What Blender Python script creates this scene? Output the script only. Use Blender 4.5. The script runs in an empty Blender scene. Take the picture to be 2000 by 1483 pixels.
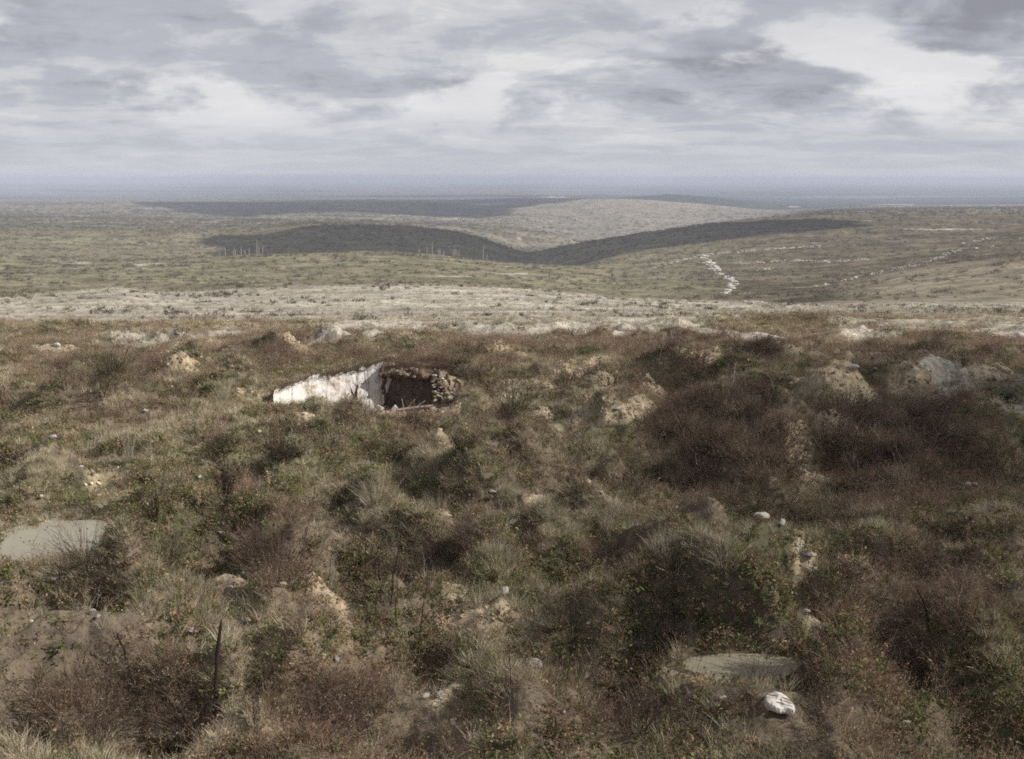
import bpy, math, random
import numpy as np
from math import radians, sin, cos, tan, atan2, pi
random.seed(7)
RNG = np.random.default_rng(7)
SC = bpy.context.scene
COL = SC.collection

# ------------------------------------------------------------------ camera
F = 2356.0                       # focal length in units of 1/2000 of the picture width
PITCH = radians(9.47)
cd = bpy.data.cameras.new('camera')
cd.sensor_width = 36.0
cd.lens = 36.0 * F / 2000.0
cd.clip_start = 0.1
cd.clip_end = 250000.0
cam = bpy.data.objects.new('camera', cd)
cam.location = (0, 0, 0)
cam.rotation_euler = (pi / 2 - PITCH, 0, 0)
COL.objects.link(cam)
SC.camera = cam

# ------------------------------------------------------------------ light
SUN_EL, SUN_AZ = radians(36.0), radians(105.0)      # azimuth clockwise from the view direction (+Y)
SUN = np.array([cos(SUN_EL) * sin(SUN_AZ), cos(SUN_EL) * cos(SUN_AZ), sin(SUN_EL)])
sd = bpy.data.lights.new('sun', 'SUN')
sd.energy = 5.0
sd.angle = radians(0.53)
sd.color = (1.0, 0.95, 0.87)
so = bpy.data.objects.new('sun', sd)
so.rotation_euler = (pi / 2 - SUN_EL, 0, pi - SUN_AZ)
so.location = (200, -50, 300)
COL.objects.link(so)

world = bpy.data.worlds.new('World')
SC.world = world
world.use_nodes = True
nt = world.node_tree
nt.nodes.clear()
N = nt.nodes.new
L = nt.links.new
wout = N('ShaderNodeOutputWorld')
bg = N('ShaderNodeBackground')
bg.inputs['Strength'].default_value = 0.1
L(bg.outputs[0], wout.inputs[0])
skyt = N('ShaderNodeTexSky')
skyt.sky_type = 'NISHITA'
skyt.sun_disc = False
skyt.sun_elevation = SUN_EL
skyt.sun_rotation = SUN_AZ
skyt.air_density = 1.0
skyt.dust_density = 2.0


def wmath(op, a, b=None, c=None, clamp=False):
    n = N('ShaderNodeMath')
    n.operation = op
    n.use_clamp = clamp
    for i, v in enumerate((a, b, c)):
        if v is None:
            continue
        if isinstance(v, (int, float)):
            n.inputs[i].default_value = v
        else:
            L(v, n.inputs[i])
    return n.outputs[0]


tc = N('ShaderNodeTexCoord')
sep = N('ShaderNodeSeparateXYZ')
L(tc.outputs['Generated'], sep.inputs[0])
zc = wmath('MAXIMUM', sep.outputs[2], 0.0)
den = wmath('ADD', zc, 0.14)
cu = wmath('DIVIDE', sep.outputs[0], den)
cv = wmath('DIVIDE', sep.outputs[1], den)
cmb = N('ShaderNodeCombineXYZ')
L(cu, cmb.inputs[0])
L(cv, cmb.inputs[1])


def wnoise(scale, detail, rough, off, dist=0.0, stretch=(1, 1, 1)):
    m = N('ShaderNodeMapping')
    m.inputs['Location'].default_value = off
    m.inputs['Scale'].default_value = stretch
    L(cmb.outputs[0], m.inputs[0])
    n = N('ShaderNodeTexNoise')
    n.inputs['Scale'].default_value = scale
    n.inputs['Detail'].default_value = detail
    n.inputs['Roughness'].default_value = rough
    n.inputs['Distortion'].default_value = dist
    L(m.outputs[0], n.inputs['Vector'])
    return n.outputs['Fac']


def wramp(fac, stops):
    r = N('ShaderNodeValToRGB')
    r.color_ramp.interpolation = 'EASE'
    els = r.color_ramp.elements
    els[0].position, els[0].color = stops[0][0], (*stops[0][1], 1)
    els[1].position, els[1].color = stops[-1][0], (*stops[-1][1], 1)
    for p, c in stops[1:-1]:
        e = els.new(p)
        e.color = (*c, 1)
    L(fac, r.inputs[0])
    return r.outputs[0]


def wmix(f, a, b):
    n = N('ShaderNodeMix')
    n.data_type = 'RGBA'
    for sock, v in ((n.inputs[0], f), (n.inputs[6], a), (n.inputs[7], b)):
        if isinstance(v, (int, float)):
            sock.default_value = v
        elif isinstance(v, tuple):
            sock.default_value = (*v, 1)
        else:
            L(v, sock)
    return n.outputs[2]


n1 = wnoise(0.9, 6, 0.55, (3.1, 0.4, 0), 0.25, (0.75, 1, 1))
n2 = wnoise(3.0, 8, 0.62, (1.7, 5.2, 3), 0.5, (0.8, 1, 1))
mp3 = N('ShaderNodeMapping')
mp3.inputs['Scale'].default_value = (1.0, 1.0, 1.9)
mp3.inputs['Location'].default_value = (2.2, 0.7, 0.35)
L(tc.outputs['Generated'], mp3.inputs[0])
n3t = N('ShaderNodeTexNoise')
n3t.inputs['Scale'].default_value = 7.5
n3t.inputs['Detail'].default_value = 7
n3t.inputs['Roughness'].default_value = 0.58
n3t.inputs['Distortion'].default_value = 0.35
L(mp3.outputs[0], n3t.inputs['Vector'])
lowk = wmath('MULTIPLY', wmath('SUBTRACT', zc, 0.02), 18.0, clamp=True)
n3 = wmath('MULTIPLY', wmath('SUBTRACT', n3t.outputs['Fac'], 0.5), wmath('MULTIPLY', lowk, 0.6))
thick = wmath('ADD', wmath('ADD', wmath('MULTIPLY', n1, 0.55), wmath('MULTIPLY', n2, 0.45)), n3)
# the deck overhead is lower and deeper
thick = wmath('ADD', thick, wmath('MULTIPLY', wmath('MULTIPLY', wmath('SUBTRACT', zc, 0.085), 28.0, clamp=True), 0.055))
# cloud deck: pale where thin, grey where deep
ccol = wramp(thick, [(0.36, (8.0, 7.9, 7.8)), (0.46, (6.1, 6.2, 6.5)), (0.54, (4.8, 4.95, 5.5)), (0.72, (3.0, 3.05, 3.5))])
# cumulus masses standing in front of the deck: bright heads, grey undersides
def puff_layer(scale, loc, stretch, lo, hi):
    m_ = N('ShaderNodeMapping')
    m_.inputs['Scale'].default_value = stretch
    m_.inputs['Location'].default_value = loc
    L(tc.outputs['Generated'], m_.inputs[0])
    n_ = N('ShaderNodeTexNoise')
    n_.inputs['Scale'].default_value = scale
    n_.inputs['Detail'].default_value = 8
    n_.inputs['Roughness'].default_value = 0.56
    n_.inputs['Distortion'].default_value = 0.15
    L(m_.outputs[0], n_.inputs['Vector'])
    r_ = N('ShaderNodeMapRange')
    r_.interpolation_type = 'SMOOTHSTEP'
    r_.inputs['From Min'].default_value = lo
    r_.inputs['From Max'].default_value = hi
    L(n_.outputs['Fac'], r_.inputs['Value'])
    return r_.outputs[0], n_.outputs['Fac']


band = wmath('MULTIPLY', wmath('MULTIPLY', wmath('SUBTRACT', zc, 0.022), 30.0, clamp=True), wmath('SUBTRACT', 1.0, wmath('MULTIPLY', wmath('SUBTRACT', zc, 0.105), 16.0, clamp=True)))
pf, pn = puff_layer(5.2, (1.3, 0.2, 0.04), (1.0, 1.0, 2.6), 0.50, 0.585)
pf2, pn2 = puff_layer(5.2, (1.3, 0.2, 0.085), (1.0, 1.0, 2.6), 0.50, 0.60)
head = wmath('MULTIPLY', pf, band)
under = wmath('MULTIPLY', wmath('MULTIPLY', wmath('SUBTRACT', pf2, pf, clamp=True), band), 0.45)
ccol = wmix(under, ccol, (3.7, 3.8, 4.3))
ccol = wmix(wmath('MULTIPLY', head, 0.72), ccol, wramp(pn, [(0.5, (6.2, 6.25, 6.5)), (0.60, (8.6, 8.55, 8.6))]))
# overhead the deck is seen from straight below and is darker
up = wmath('MULTIPLY', wmath('SUBTRACT', zc, 0.10), 4.0, clamp=True)
ccol = wmix(wmath('MULTIPLY', up, 0.75), ccol, wmix(0.7, ccol, (2.0, 2.1, 2.5)))
gap = wmath('SUBTRACT', 1.0, wmath('MULTIPLY', wmath('SUBTRACT', thick, 0.30), 10.0, clamp=True))
sky_all = wmix(wmath('MULTIPLY', gap, 0.25), ccol, skyt.outputs[0])
hz = wmath('SUBTRACT', 1.0, wmath('MULTIPLY', zc, 20.0, clamp=True))
sky_all = wmix(wmath('MULTIPLY', hz, 0.85), sky_all, (5.8, 5.95, 6.45))
L(sky_all, bg.inputs[0])

vs = SC.view_settings
vs.view_transform = 'Standard'
vs.look = 'None'
vs.exposure = 0.0
vs.gamma = 1.0
vs.use_curve_mapping = False
cy = SC.cycles
cy.max_bounces = 5
cy.diffuse_bounces = 2
cy.glossy_bounces = 2
cy.transmission_bounces = 2
cy.volume_bounces = 1
cy.transparent_max_bounces = 4
cy.use_adaptive_sampling = True
cy.adaptive_threshold = 0.02
cy.use_denoising = False
cy.filter_width = 1.8 if hasattr(cy, 'filter_width') else 1.5

# ------------------------------------------------------------------ numpy noise
_perm = RNG.permutation(4096)


def vnoise(x, y, seed=0):
    xi = np.floor(x).astype(np.int64)
    yi = np.floor(y).astype(np.int64)
    fx = x - xi
    fy = y - yi
    fx = fx * fx * fx * (fx * (fx * 6 - 15) + 10)
    fy = fy * fy * fy * (fy * (fy * 6 - 15) + 10)

    def h(a, b):
        return _perm[(_perm[(a + seed * 131) & 4095] + b) & 4095] / 4095.0
    v00 = h(xi, yi); v10 = h(xi + 1, yi); v01 = h(xi, yi + 1); v11 = h(xi + 1, yi + 1)
    return (v00 * (1 - fx) + v10 * fx) * (1 - fy) + (v01 * (1 - fx) + v11 * fx) * fy


def fbm(x, y, oct=4, seed=0, gain=0.5):
    s = 0.0; a = 1.0; t = 0.0
    for o in range(oct):
        s = s + a * vnoise(x * 2 ** o + 17.3 * o, y * 2 ** o - 9.1 * o, seed + o)
        t += a
        a *= gain
    return s / t            # 0..1 mean .5


def sstep(a, b, x):
    t = np.clip((x - a) / (b - a), 0, 1)
    return t * t * (3 - 2 * t)

# ------------------------------------------------------------------ helpers
def link(name, me, mat=None, parent=None, loc=None):
    o = bpy.data.objects.new(name, me)
    COL.objects.link(o)
    if mat is not None and me is not None and not me.materials:
        me.materials.append(mat)
    if parent is not None:
        o.parent = parent
    if loc is not None:
        o.location = [float(v) for v in loc]
    return o


def tag(o, label=None, cat=None, group=None, kind=None):
    if label: o['label'] = label
    if cat: o['category'] = cat
    if group: o['group'] = group
    if kind: o['kind'] = kind
    return o


def mesh_np(name, v, f, smooth=False):
    """v (n,3), f: (m,3) or (m,4) array, or a list of arrays of both"""
    me = bpy.data.meshes.new(name)
    fl = f if isinstance(f, list) else [f]
    fl = [np.asarray(a, dtype=np.int32) for a in fl if len(a)]
    me.vertices.add(len(v))
    me.vertices.foreach_set('co', np.asarray(v, dtype=np.float32).ravel())
    loops = np.concatenate([a.ravel() for a in fl])
    sizes = np.concatenate([np.full(len(a), a.shape[1], dtype=np.int32) for a in fl])
    starts = np.concatenate([[0], np.cumsum(sizes)[:-1]]).astype(np.int32)
    me.loops.add(len(loops))
    me.loops.foreach_set('vertex_index', loops)
    me.polygons.add(len(sizes))
    me.polygons.foreach_set('loop_start', starts)
    me.polygons.foreach_set('loop_total', sizes)
    if smooth:
        me.polygons.foreach_set('use_smooth', np.ones(len(sizes), dtype=bool))
    me.update(calc_edges=True)
    return me


def setcol(me, name, c, dom='POINT'):
    a = me.attributes.new(name, 'FLOAT_COLOR', dom)
    c = np.asarray(c, dtype=np.float32)
    if c.ndim == 1:
        c = np.stack([c, c, c], 1)
    a.data.foreach_set('color', np.concatenate([c, np.ones((len(c), 1), np.float32)], 1).ravel())


def mat_new(name):
    m = bpy.data.materials.new(name)
    m.use_nodes = True
    t = m.node_tree
    t.nodes.clear()
    out = t.nodes.new('ShaderNodeOutputMaterial')
    return m, t, out


def nmul(t, a, b, f=1.0):
    n = t.nodes.new('ShaderNodeMix')
    n.data_type = 'RGBA'
    n.blend_type = 'MULTIPLY'
    n.inputs[0].default_value = f
    for s, v in ((n.inputs[6], a), (n.inputs[7], b)):
        if isinstance(v, tuple):
            s.default_value = (*v, 1)
        else:
            t.links.new(v, s)
    return n.outputs[2]


def nnoise(t, vec, scale, detail=4, rough=0.6):
    n = t.nodes.new('ShaderNodeTexNoise')
    n.inputs['Scale'].default_value = scale
    n.inputs['Detail'].default_value = detail
    n.inputs['Roughness'].default_value = rough
    t.links.new(vec, n.inputs['Vector'])
    return n.outputs['Fac']


def nramp(t, fac, stops):
    r = t.nodes.new('ShaderNodeValToRGB')
    els = r.color_ramp.elements
    els[0].position, els[0].color = stops[0][0], (*stops[0][1], 1)
    els[1].position, els[1].color = stops[-1][0], (*stops[-1][1], 1)
    for p, c in stops[1:-1]:
        e = els.new(p)
        e.color = (*c, 1)
    t.links.new(fac, r.inputs[0])
    return r.outputs[0]


def simple_mat(name, color, rough=0.9, nscale=6.0, lo=0.65, hi=1.3, bump=0.0, bscale=20.0, spec=0.1):
    m, t, out = mat_new(name)
    b = t.nodes.new('ShaderNodeBsdfPrincipled')
    b.inputs['Roughness'].default_value = rough
    b.inputs['Specular IOR Level'].default_value = spec
    tcn = t.nodes.new('ShaderNodeTexCoord')
    f = nnoise(t, tcn.outputs['Object'], nscale, 5, 0.65)
    v = nramp(t, f, [(0.3, (lo, lo, lo)), (0.7, (hi, hi, hi))])
    t.links.new(nmul(t, v, color), b.inputs['Base Color'])
    if bump:
        bn = t.nodes.new('ShaderNodeBump')
        bn.inputs['Strength'].default_value = bump
        bn.inputs['Distance'].default_value = 0.03
        t.links.new(nnoise(t, tcn.outputs['Object'], bscale, 6, 0.7), bn.inputs['Height'])
        t.links.new(bn.outputs[0], b.inputs['Normal'])
    t.links.new(b.outputs[0], out.inputs[0])
    return m


def plant_mat(name, color=None):
    """diffuse leaf / straw; colour from the scatter point (INSTANCER) or fixed, varied blade by blade"""
    m, t, out = mat_new(name)
    d = t.nodes.new('ShaderNodeBsdfDiffuse')
    tr = t.nodes.new('ShaderNodeBsdfTranslucent')
    mx = t.nodes.new('ShaderNodeMixShader')
    mx.inputs[0].default_value = 0.25
    va = t.nodes.new('ShaderNodeAttribute')
    va.attribute_name = 'vary'
    if color is None:
        ia = t.nodes.new('ShaderNodeAttribute')
        ia.attribute_type = 'INSTANCER'
        ia.attribute_name = 'tint'
        c = nmul(t, ia.outputs['Color'], va.outputs['Color'])
    else:
        c = nmul(t, color, va.outputs['Color'])
    t.links.new(c, d.inputs['Color'])
    t.links.new(c, tr.inputs['Color'])
    t.links.new(d.outputs[0], mx.inputs[1])
    t.links.new(tr.outputs[0], mx.inputs[2])
    t.links.new(mx.outputs[0], out.inputs[0])
    return m

# ------------------------------------------------------------------ terrain: knots (picture row seen along a bearing, distance)
sp, cp = sin(PITCH), cos(PITCH)


def elev_tan(py, az):
    b = (741.5 - py) / F
    return (-sp + b * cp) * np.cos(np.clip(az, -0.7, 0.7)) / (cp + b * sp)


def az_of(px, py=500.0):
    return np.arctan2((px - 1000.0) / F, cp + (741.5 - py) / F * sp)


def project(x, y, z):
    zc_ = y * cp - z * sp
    yc = y * sp + z * cp
    zc_s = np.where(zc_ > 0.1, zc_, 0.1)
    return np.where(zc_ > 0.1, 1000 + F * x / zc_s, -9999), np.where(zc_ > 0.1, 741.5 - F * yc / zc_s, -9999)


CR = {0: 578, 100: 572, 200: 562, 250: 561, 300: 570, 350: 570, 400: 567, 600: 557, 800: 555, 900: 557, 1000: 562,
      1100: 570, 1200: 581, 1400: 588, 1500: 590, 1600: 594, 1800: 601, 2000: 601}
ROWS = [  # (rows of mesh up to here, distance, z or picture rows)
    (0, 2.0, -1.7), (6, 3.5, -2.1), (16, 13.0, -7.9), (14, 15.5, -8.25), (120, 30, -8.6), (95, 45, -9.3),
    (95, 70, -10.8), (70, 100, -13.1),
    (50, 130, {0: 646, 700: 642, 1300: 630, 2000: 622}),
    (40, 230, {0: 610, 1000: 602, 1500: 608, 2000: 609}),
    (22, 330, {k: v + 4 for k, v in CR.items()}),
    (12, 380, CR),
    (6, 460, {0: 592, 200: 580, 300: 583, 600: 572, 800: 568, 1000: 575, 1100: 581, 1200: 591, 1400: 598, 1500: 600, 1600: 599, 1800: 594, 2000: 592}),
    (14, 560, {0: 590, 400: 585, 800: 575, 1000: 578, 1200: 592, 1400: 597, 1500: 596, 1600: 586, 1800: 576, 2000: 570}),
    (40, 750, {0: 556, 400: 550, 800: 530, 1000: 540, 1200: 562, 1300: 562, 1400: 560, 1500: 557, 1600: 550, 1700: 538, 1800: 522, 2000: 500}),
    (26, 950, {0: 525, 200: 522, 400: 510, 500: 501, 600: 496, 700: 493, 800: 496, 900: 506, 1000: 517, 1110: 524, 1200: 537, 1300: 534, 1400: 530, 1500: 528, 1600: 526, 1700: 521, 1800: 512, 2000: 494}),
    (12, 1080, {0: 508, 200: 510, 400: 503, 500: 497, 600: 492, 700: 490, 800: 492, 900: 502, 1000: 512, 1110: 518, 1200: 518, 1300: 511, 1400: 505, 1500: 503, 1600: 500, 1800: 491, 2000: 478}),
    (12, 1230, {0: 500, 200: 502, 400: 510, 600: 508, 800: 508, 900: 515, 1000: 524, 1060: 527, 1110: 525, 1200: 503, 1300: 490, 1400: 480, 1500: 476, 1600: 474, 1800: 470, 2000: 462}),
    (18, 1400, {0: 480, 200: 484, 400: 485, 500: 490, 600: 490, 800: 490, 900: 500, 1000: 513, 1040: 516, 1110: 500, 1200: 482, 1300: 467, 1400: 455, 1500: 448, 1600: 444, 1800: 440, 2000: 438}),
    (26, 1700, {0: 446, 200: 448, 400: 450, 500: 448, 600: 436, 700: 436, 800: 442, 900: 453, 960: 468, 1000: 487, 1030: 497, 1060: 487, 1110: 476, 1200: 462, 1300: 447, 1400: 433, 1500: 424, 1600: 419, 1800: 419, 2000: 419}),
    (12, 2050, {0: 440, 400: 440, 600: 436, 700: 438, 800: 446, 900: 459, 960: 478, 1010: 504, 1060: 504, 1110: 494, 1200: 477, 1300: 461, 1400: 446, 1500: 434, 1600: 414, 1800: 413, 2000: 413}),
    (14, 2500, {0: 425, 400: 430, 600: 428, 800: 434, 900: 437, 1000: 441, 1060: 449, 1110: 463, 1150: 480, 1200: 484, 1300: 467, 1400: 450, 1500: 437, 1600: 414, 1800: 409, 2000: 408}),
    (8, 2900, {0: 423, 400: 428, 600: 430, 800: 438, 900: 444, 1000: 452, 1060: 464, 1110: 474, 1150: 476, 1200: 470, 1300: 456, 1400: 444, 1500: 432, 1600: 412, 1800: 408, 2000: 407}),
    (20, 3400, {0: 412, 400: 415, 600: 414, 800: 418, 900: 424, 960: 428, 1000: 424, 1060: 432, 1110: 440, 1200: 430, 1300: 426, 1400: 424, 1500: 423, 1600: 410, 1800: 406, 2000: 405}),
    (24, 4200, {0: 393, 250: 393, 600: 394, 800: 393, 900: 396, 960: 402, 1000: 398, 1050: 391, 1100: 387, 1200: 386, 1250: 388, 1300: 391, 1400: 400, 1500: 411, 1600: 409, 1700: 404, 1800: 403, 2000: 402}),
    (6, 4800, {0: 399, 250: 399, 600: 400, 800: 399, 900: 402, 960: 406, 1000: 400, 1050: 396, 1100: 393, 1200: 391, 1300: 397, 1400: 405, 1500: 414, 1600: 407, 1800: 401, 2000: 399}),
    (10, 5600, {0: 393, 900: 392, 1000: 388, 1200: 387, 1265: 381, 1290: 376, 1350: 379, 1400: 385, 1500: 397, 1600: 401, 1800: 398, 2000: 396}),
    (8, 7000, {0: 389, 1000: 385, 1300: 387, 1500: 394, 2000: 391}),
    (10, 10000, {0: 379, 1000: 376, 2000: 379}),
    (8, 16000, {0: 364.5, 2000: 364.5}),
    (6, 30000, {0: 356.8, 2000: 356.8}),
    (4, 70000, {0: 352.0, 2000: 352.0}),
]
dense = np.linspace(radians(-26.5), radians(26.5), 600)
side = np.geomspace(radians(27.2), pi, 34)
AZ = np.concatenate([-side[::-1], dense, side])
NC = len(AZ)
pxc = np.where(np.abs(AZ) < 1.2, 1000 + F * np.tan(np.clip(AZ, -1.2, 1.2)) * (cp + 0.1 * sp), np.sign(AZ) * 9999)
Kd, Kz, tot = [], [], []
acc = 0
for n_, d_, spec_ in ROWS:
    acc += n_
    tot.append(acc)
    if isinstance(spec_, dict):
        ks = sorted(spec_)
        yy = np.interp(pxc, ks, [spec_[k] for k in ks])
        zz = d_ * elev_tan(yy, AZ)
    else:
        zz = np.full(NC, spec_)
    Kd.append(d_)
    Kz.append(zz)
Kz = np.array(Kz)
NR = acc + 1
tr = np.arange(NR)
# within each span the distance grows geometrically
D = np.exp(np.interp(tr, tot, np.log(Kd)))
Z = np.array([np.interp(D, Kd, Kz[:, j]) for j in range(NC)]).T      # (NR, NC)


def smooth_axis(A, k, axis):
    ker = np.hanning(k + 2)[1:-1]
    ker /= ker.sum()
    pad = k // 2
    P = np.concatenate([np.repeat(A.take([0], axis), pad, axis), A, np.repeat(A.take([-1], axis), pad, axis)], axis)
    out = np.zeros_like(A)
    for i, w in enumerate(ker):
        out += w * P.take(range(i, i + A.shape[axis]), axis)
    return out


Zs = smooth_axis(Z, 9, 0)
fade = sstep(15, 40, D)[:, None]
Z = Z * (1 - fade) + Zs * fade
Z = smooth_axis(Z, 31, 1)
DD = np.repeat(D[:, None], NC, 1)
AA = np.repeat(AZ[None, :], NR, 0)
X = DD * np.sin(AA)
Y = DD * np.cos(AA)
# far relief: gentle swells and gullies
amp = np.interp(D, [130, 300, 900, 2500, 5000, 9000, 30000, 70000], [0.0, 0.35, 1.1, 1.6, 2.5, 6.0, 14.0, 14.0])[:, None]
Z = Z + amp * (np.where(DD < 7000, fbm(X / 60, Y / 60, 4, 3), fbm(X / 1100, Y / 2500, 4, 3)) - 0.5) * 2
Z = Z + np.interp(D, [130, 300, 1200, 1800, 2000], [0, 0.35, 0.7, 0.5, 0.0])[:, None] * (fbm(X / 9, Y / 9, 3, 9) - 0.5) * 2
# broad swells of the near slope
nearw = (sstep(12, 18, D) * (1 - sstep(120, 170, D)))[:, None]
Z = Z + nearw * ((fbm(X / 17, Y / 17, 2, 5) - 0.5) * 1.5 + (fbm(X / 6.5, Y / 6.5, 2, 6) - 0.5) * np.interp(DD, [16, 40, 90], [.55, .8, 1.5]))
PX, PY = project(X, Y, Z)


def locate(px, py, dmin=12.0, dmax=1e9):
    """first ground point along the ray through a picture position"""
    j = np.where((D[:, None] >= dmin) & (D[:, None] <= dmax), np.abs(PX - px) * 1.0, 1e9)
    cols = np.argsort(j.min(0))[:1]
    c = None
    az = az_of(px, py)
    c = int(np.argmin(np.abs(AZ - az)))
    rows = np.where((D >= dmin) & (D <= dmax))[0]
    p = PY[rows, c]
    hit = np.where(p <= py)[0]
    r = rows[hit[0]] if len(hit) else rows[-1]
    return r, c


def G(px, py, dmin=12.0, dmax=1e9):
    r, c = locate(px, py, dmin, dmax)
    return np.array([X[r, c], Y[r, c], Z[r, c]])


def mpp(p):             # metres per picture unit at a point
    return (p[1] * cp - p[2] * sp) / F


NEAR = np.where(D < 200)[0]
R1 = NEAR[-1] + 1
RB = 6

# ---- features that shape the near ground -------------------------------------------------
PIT = G(735, 800)                      # floor of the chalk cutting
PIT[2] -= 0.35
PIT_Z = PIT[2]
xn, yn = X[:R1], Y[:R1]
dZ = np.zeros_like(xn)
chalk = np.zeros_like(X)               # 1 = bare chalk
bare = np.zeros_like(X)                # 1 = bare earth
wet = np.zeros_like(X)


def bumpmask(cx, cy_, rx, ry, rot=0.0, wob=0.35, seed=1):
    c, s = cos(rot), sin(rot)
    u = ((xn - cx) * c + (yn - cy_) * s) / rx
    v = (-(xn - cx) * s + (yn - cy_) * c) / ry
    r = np.sqrt(u * u + v * v)
    return r * (1 + wob * (fbm(xn / 1.3, yn / 1.3, 3, seed) - 0.5) * 2)


# shell craters
craters = []
for i in range(330):
    d = 16 * (130 / 16) ** RNG.random()
    az = radians(-27) + radians(54) * RNG.random()
    cx, cy_ = d * sin(az), d * cos(az)
    if math.hypot(cx - PIT[0], cy_ - PIT[1]) < 7:
        continue
    r = RNG.uniform(0.9, 2.6) * (0.7 + 0.5 * min(1, d / 60))
    craters.append((cx, cy_, r, r * RNG.uniform(0.2, 0.42)))
hand = [(1170, 925, 2.5, 0.85), (1150, 850, 2.2, 1.1), (1330, 880, 3.0, 1.0), (560, 885, 1.6, 0.7), (1620, 880, 3.2, 1.2),
        (1760, 790, 3.0, 1.0), (1790, 900, 3.0, 1.1), (1500, 790, 2.6, 0.9), (1300, 740, 3.0, 1.1), (340, 770, 2.5, 0.8), (280, 720, 3.0, 1.0),
        (1560, 1050, 2.0, 0.7), (880, 1070, 1.4, 0.55), (420, 1070, 1.5, 0.55), 
        (1060, 760, 2.4, 0.8), (470, 700, 2.6, 0.8), (1880, 860, 2.6, 1.0), (720, 1200, 1.2, 0.4), (1700, 760, 2.4, 0.9)]
for px, py, r, dp in hand:
    p = G(px, py)
    craters.append((p[0], p[1], r, dp * 1.35))
for cx, cy_, r, dp in craters:
    d = math.hypot(cx, cy_)
    rr = np.where((D[:R1] > d - 3 * r) & (D[:R1] < d + 3 * r))[0]
    cc = np.where(np.abs(AZ - atan2(cx, cy_)) < 3 * r / d)[0]
    if len(rr) < 2 or len(cc) < 2:
        continue
    sl = np.ix_(rr, cc)
    q = np.hypot(xn[sl] - cx, yn[sl] - cy_) / r
    q = q * (1 + 0.3 * (fbm(xn[sl] / 0.9 + cx, yn[sl] / 0.9, 3, 4) - 0.5))
    dZ[sl] += np.where(q < 1, -dp * (1 - q * q) ** 1.1, 0) + 0.42 * dp * np.exp(-((q - 1.12) / 0.26) ** 2)
# bare soil mounds / banks: px, py, half width, half height in picture units, rise m, chalk share
MOUNDS = [(385, 692, 45, 14, 0.7, .15), (325, 684, 20, 8, .4, .1), (350, 726, 30, 9, .4, .2), (120, 692, 22, 8, .3, .3), (88, 688, 10, 6, .2, .6),
          (980, 697, 26, 9, .5, .25), (1100, 716, 18, 14, .6, .35), (1185, 712, 22, 12, .6, .2), (1370, 716, 22, 7, .4, .3),
          (1165, 782, 24, 20, .9, .2), (1205, 805, 28, 18, .9, .4), (1045, 785, 42, 14, .35, .2), (1075, 818, 60, 6, .25, .5), (1120, 838, 26, 7, .25, .6),
          (1610, 778, 40, 20, .7, .15), (1680, 786, 30, 9, .5, .1), (1815, 742, 46, 17, .7, .25), (1925, 742, 42, 10, .5, .2), (1575, 905, 9, 30, .4, .2),
          (1615, 842, 34, 12, .5, .15), (1565, 852, 20, 9, .4, .2), (1565, 935, 26, 7, .3, .4), (1665, 722, 30, 8, .5, .4), (1590, 706, 24, 6, .3, .3),
          (205, 965, 40, 26, .4, .15), (520, 1170, 80, 16, .4, .3), (420, 1155, 50, 10, .3, .3),
          (1100, 970, 34, 10, .35, .45), (1185, 1020, 20, 34, .3, .25), (820, 1003, 60, 14, .35, .15), (1500, 1035, 36, 10, .35, .4),
          (1545, 1090, 12, 34, .35, .3), (930, 1225, 50, 20, .3, .3), (870, 1345, 34, 50, .25, .3), (620, 1270, 34, 20, .2, .1), (1540, 1195, 60, 24, .4, .15),
          (600, 862, 20, 16, .2, .6), (545, 849, 44, 5, .25, .5), (575, 690, 20, 8, .3, .3), (480, 780, 30, 12, .3, .2), (1420, 1170, 40, 20, .3, .15),
          (680, 1050, 40, 16, .25, .1), (860, 920, 40, 10, .2, .2), (1340, 960, 30, 8, .2, .2), (1440, 805, 14, 6, .3, .2)]
for px, py, hw, hh, rise, ch in MOUNDS:
    p = G(px, py)
    m = mpp(p)
    rx = hw * m
    dist = math.hypot(p[0], p[1])
    ry = max(hh * m * 1.6 * dist / 14.0 * 0.55, 0.25)
    ry = min(ry, rx * 1.15 + 0.2)
    q = bumpmask(p[0], p[1], rx * 1.25, ry * 1.25, 0.0, 0.5, int(px) % 50)
    g = np.exp(-(q ** 2) * 1.3)
    dZ += rise * np.interp(D[:R1], [20, 55], [.26, .26])[:, None] * g
    bm = (1 - sstep(0.6, 1.2, q)) * (.35 + .75 * sstep(.36, .56, fbm(xn / .7, yn / .7, 4, 22, .65)))
    bare[:R1] = np.maximum(bare[:R1], bm * 0.9)
    chalk[:R1] = np.maximum(chalk[:R1], bm * ch * 0.9 * sstep(0.45, 0.7, fbm(xn / 0.28, yn / 0.28, 4, 21, .7)))

def polydist(path):
    pts = [G(*q_)[:2] for q_ in path]
    dmin_ = np.full(xn.shape, 1e9)
    for a, b_ in zip(pts, pts[1:]):
        e = b_ - a
        tt = np.clip(((xn - a[0]) * e[0] + (yn - a[1]) * e[1]) / (e @ e + 1e-9), 0, 1)
        dmin_ = np.minimum(dmin_, np.hypot(xn - a[0] - tt * e[0], yn - a[1] - tt * e[1]))
    return dmin_ * (1 + .5 * (fbm(xn / .9, yn / .9, 3, 27) - .5))


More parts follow.
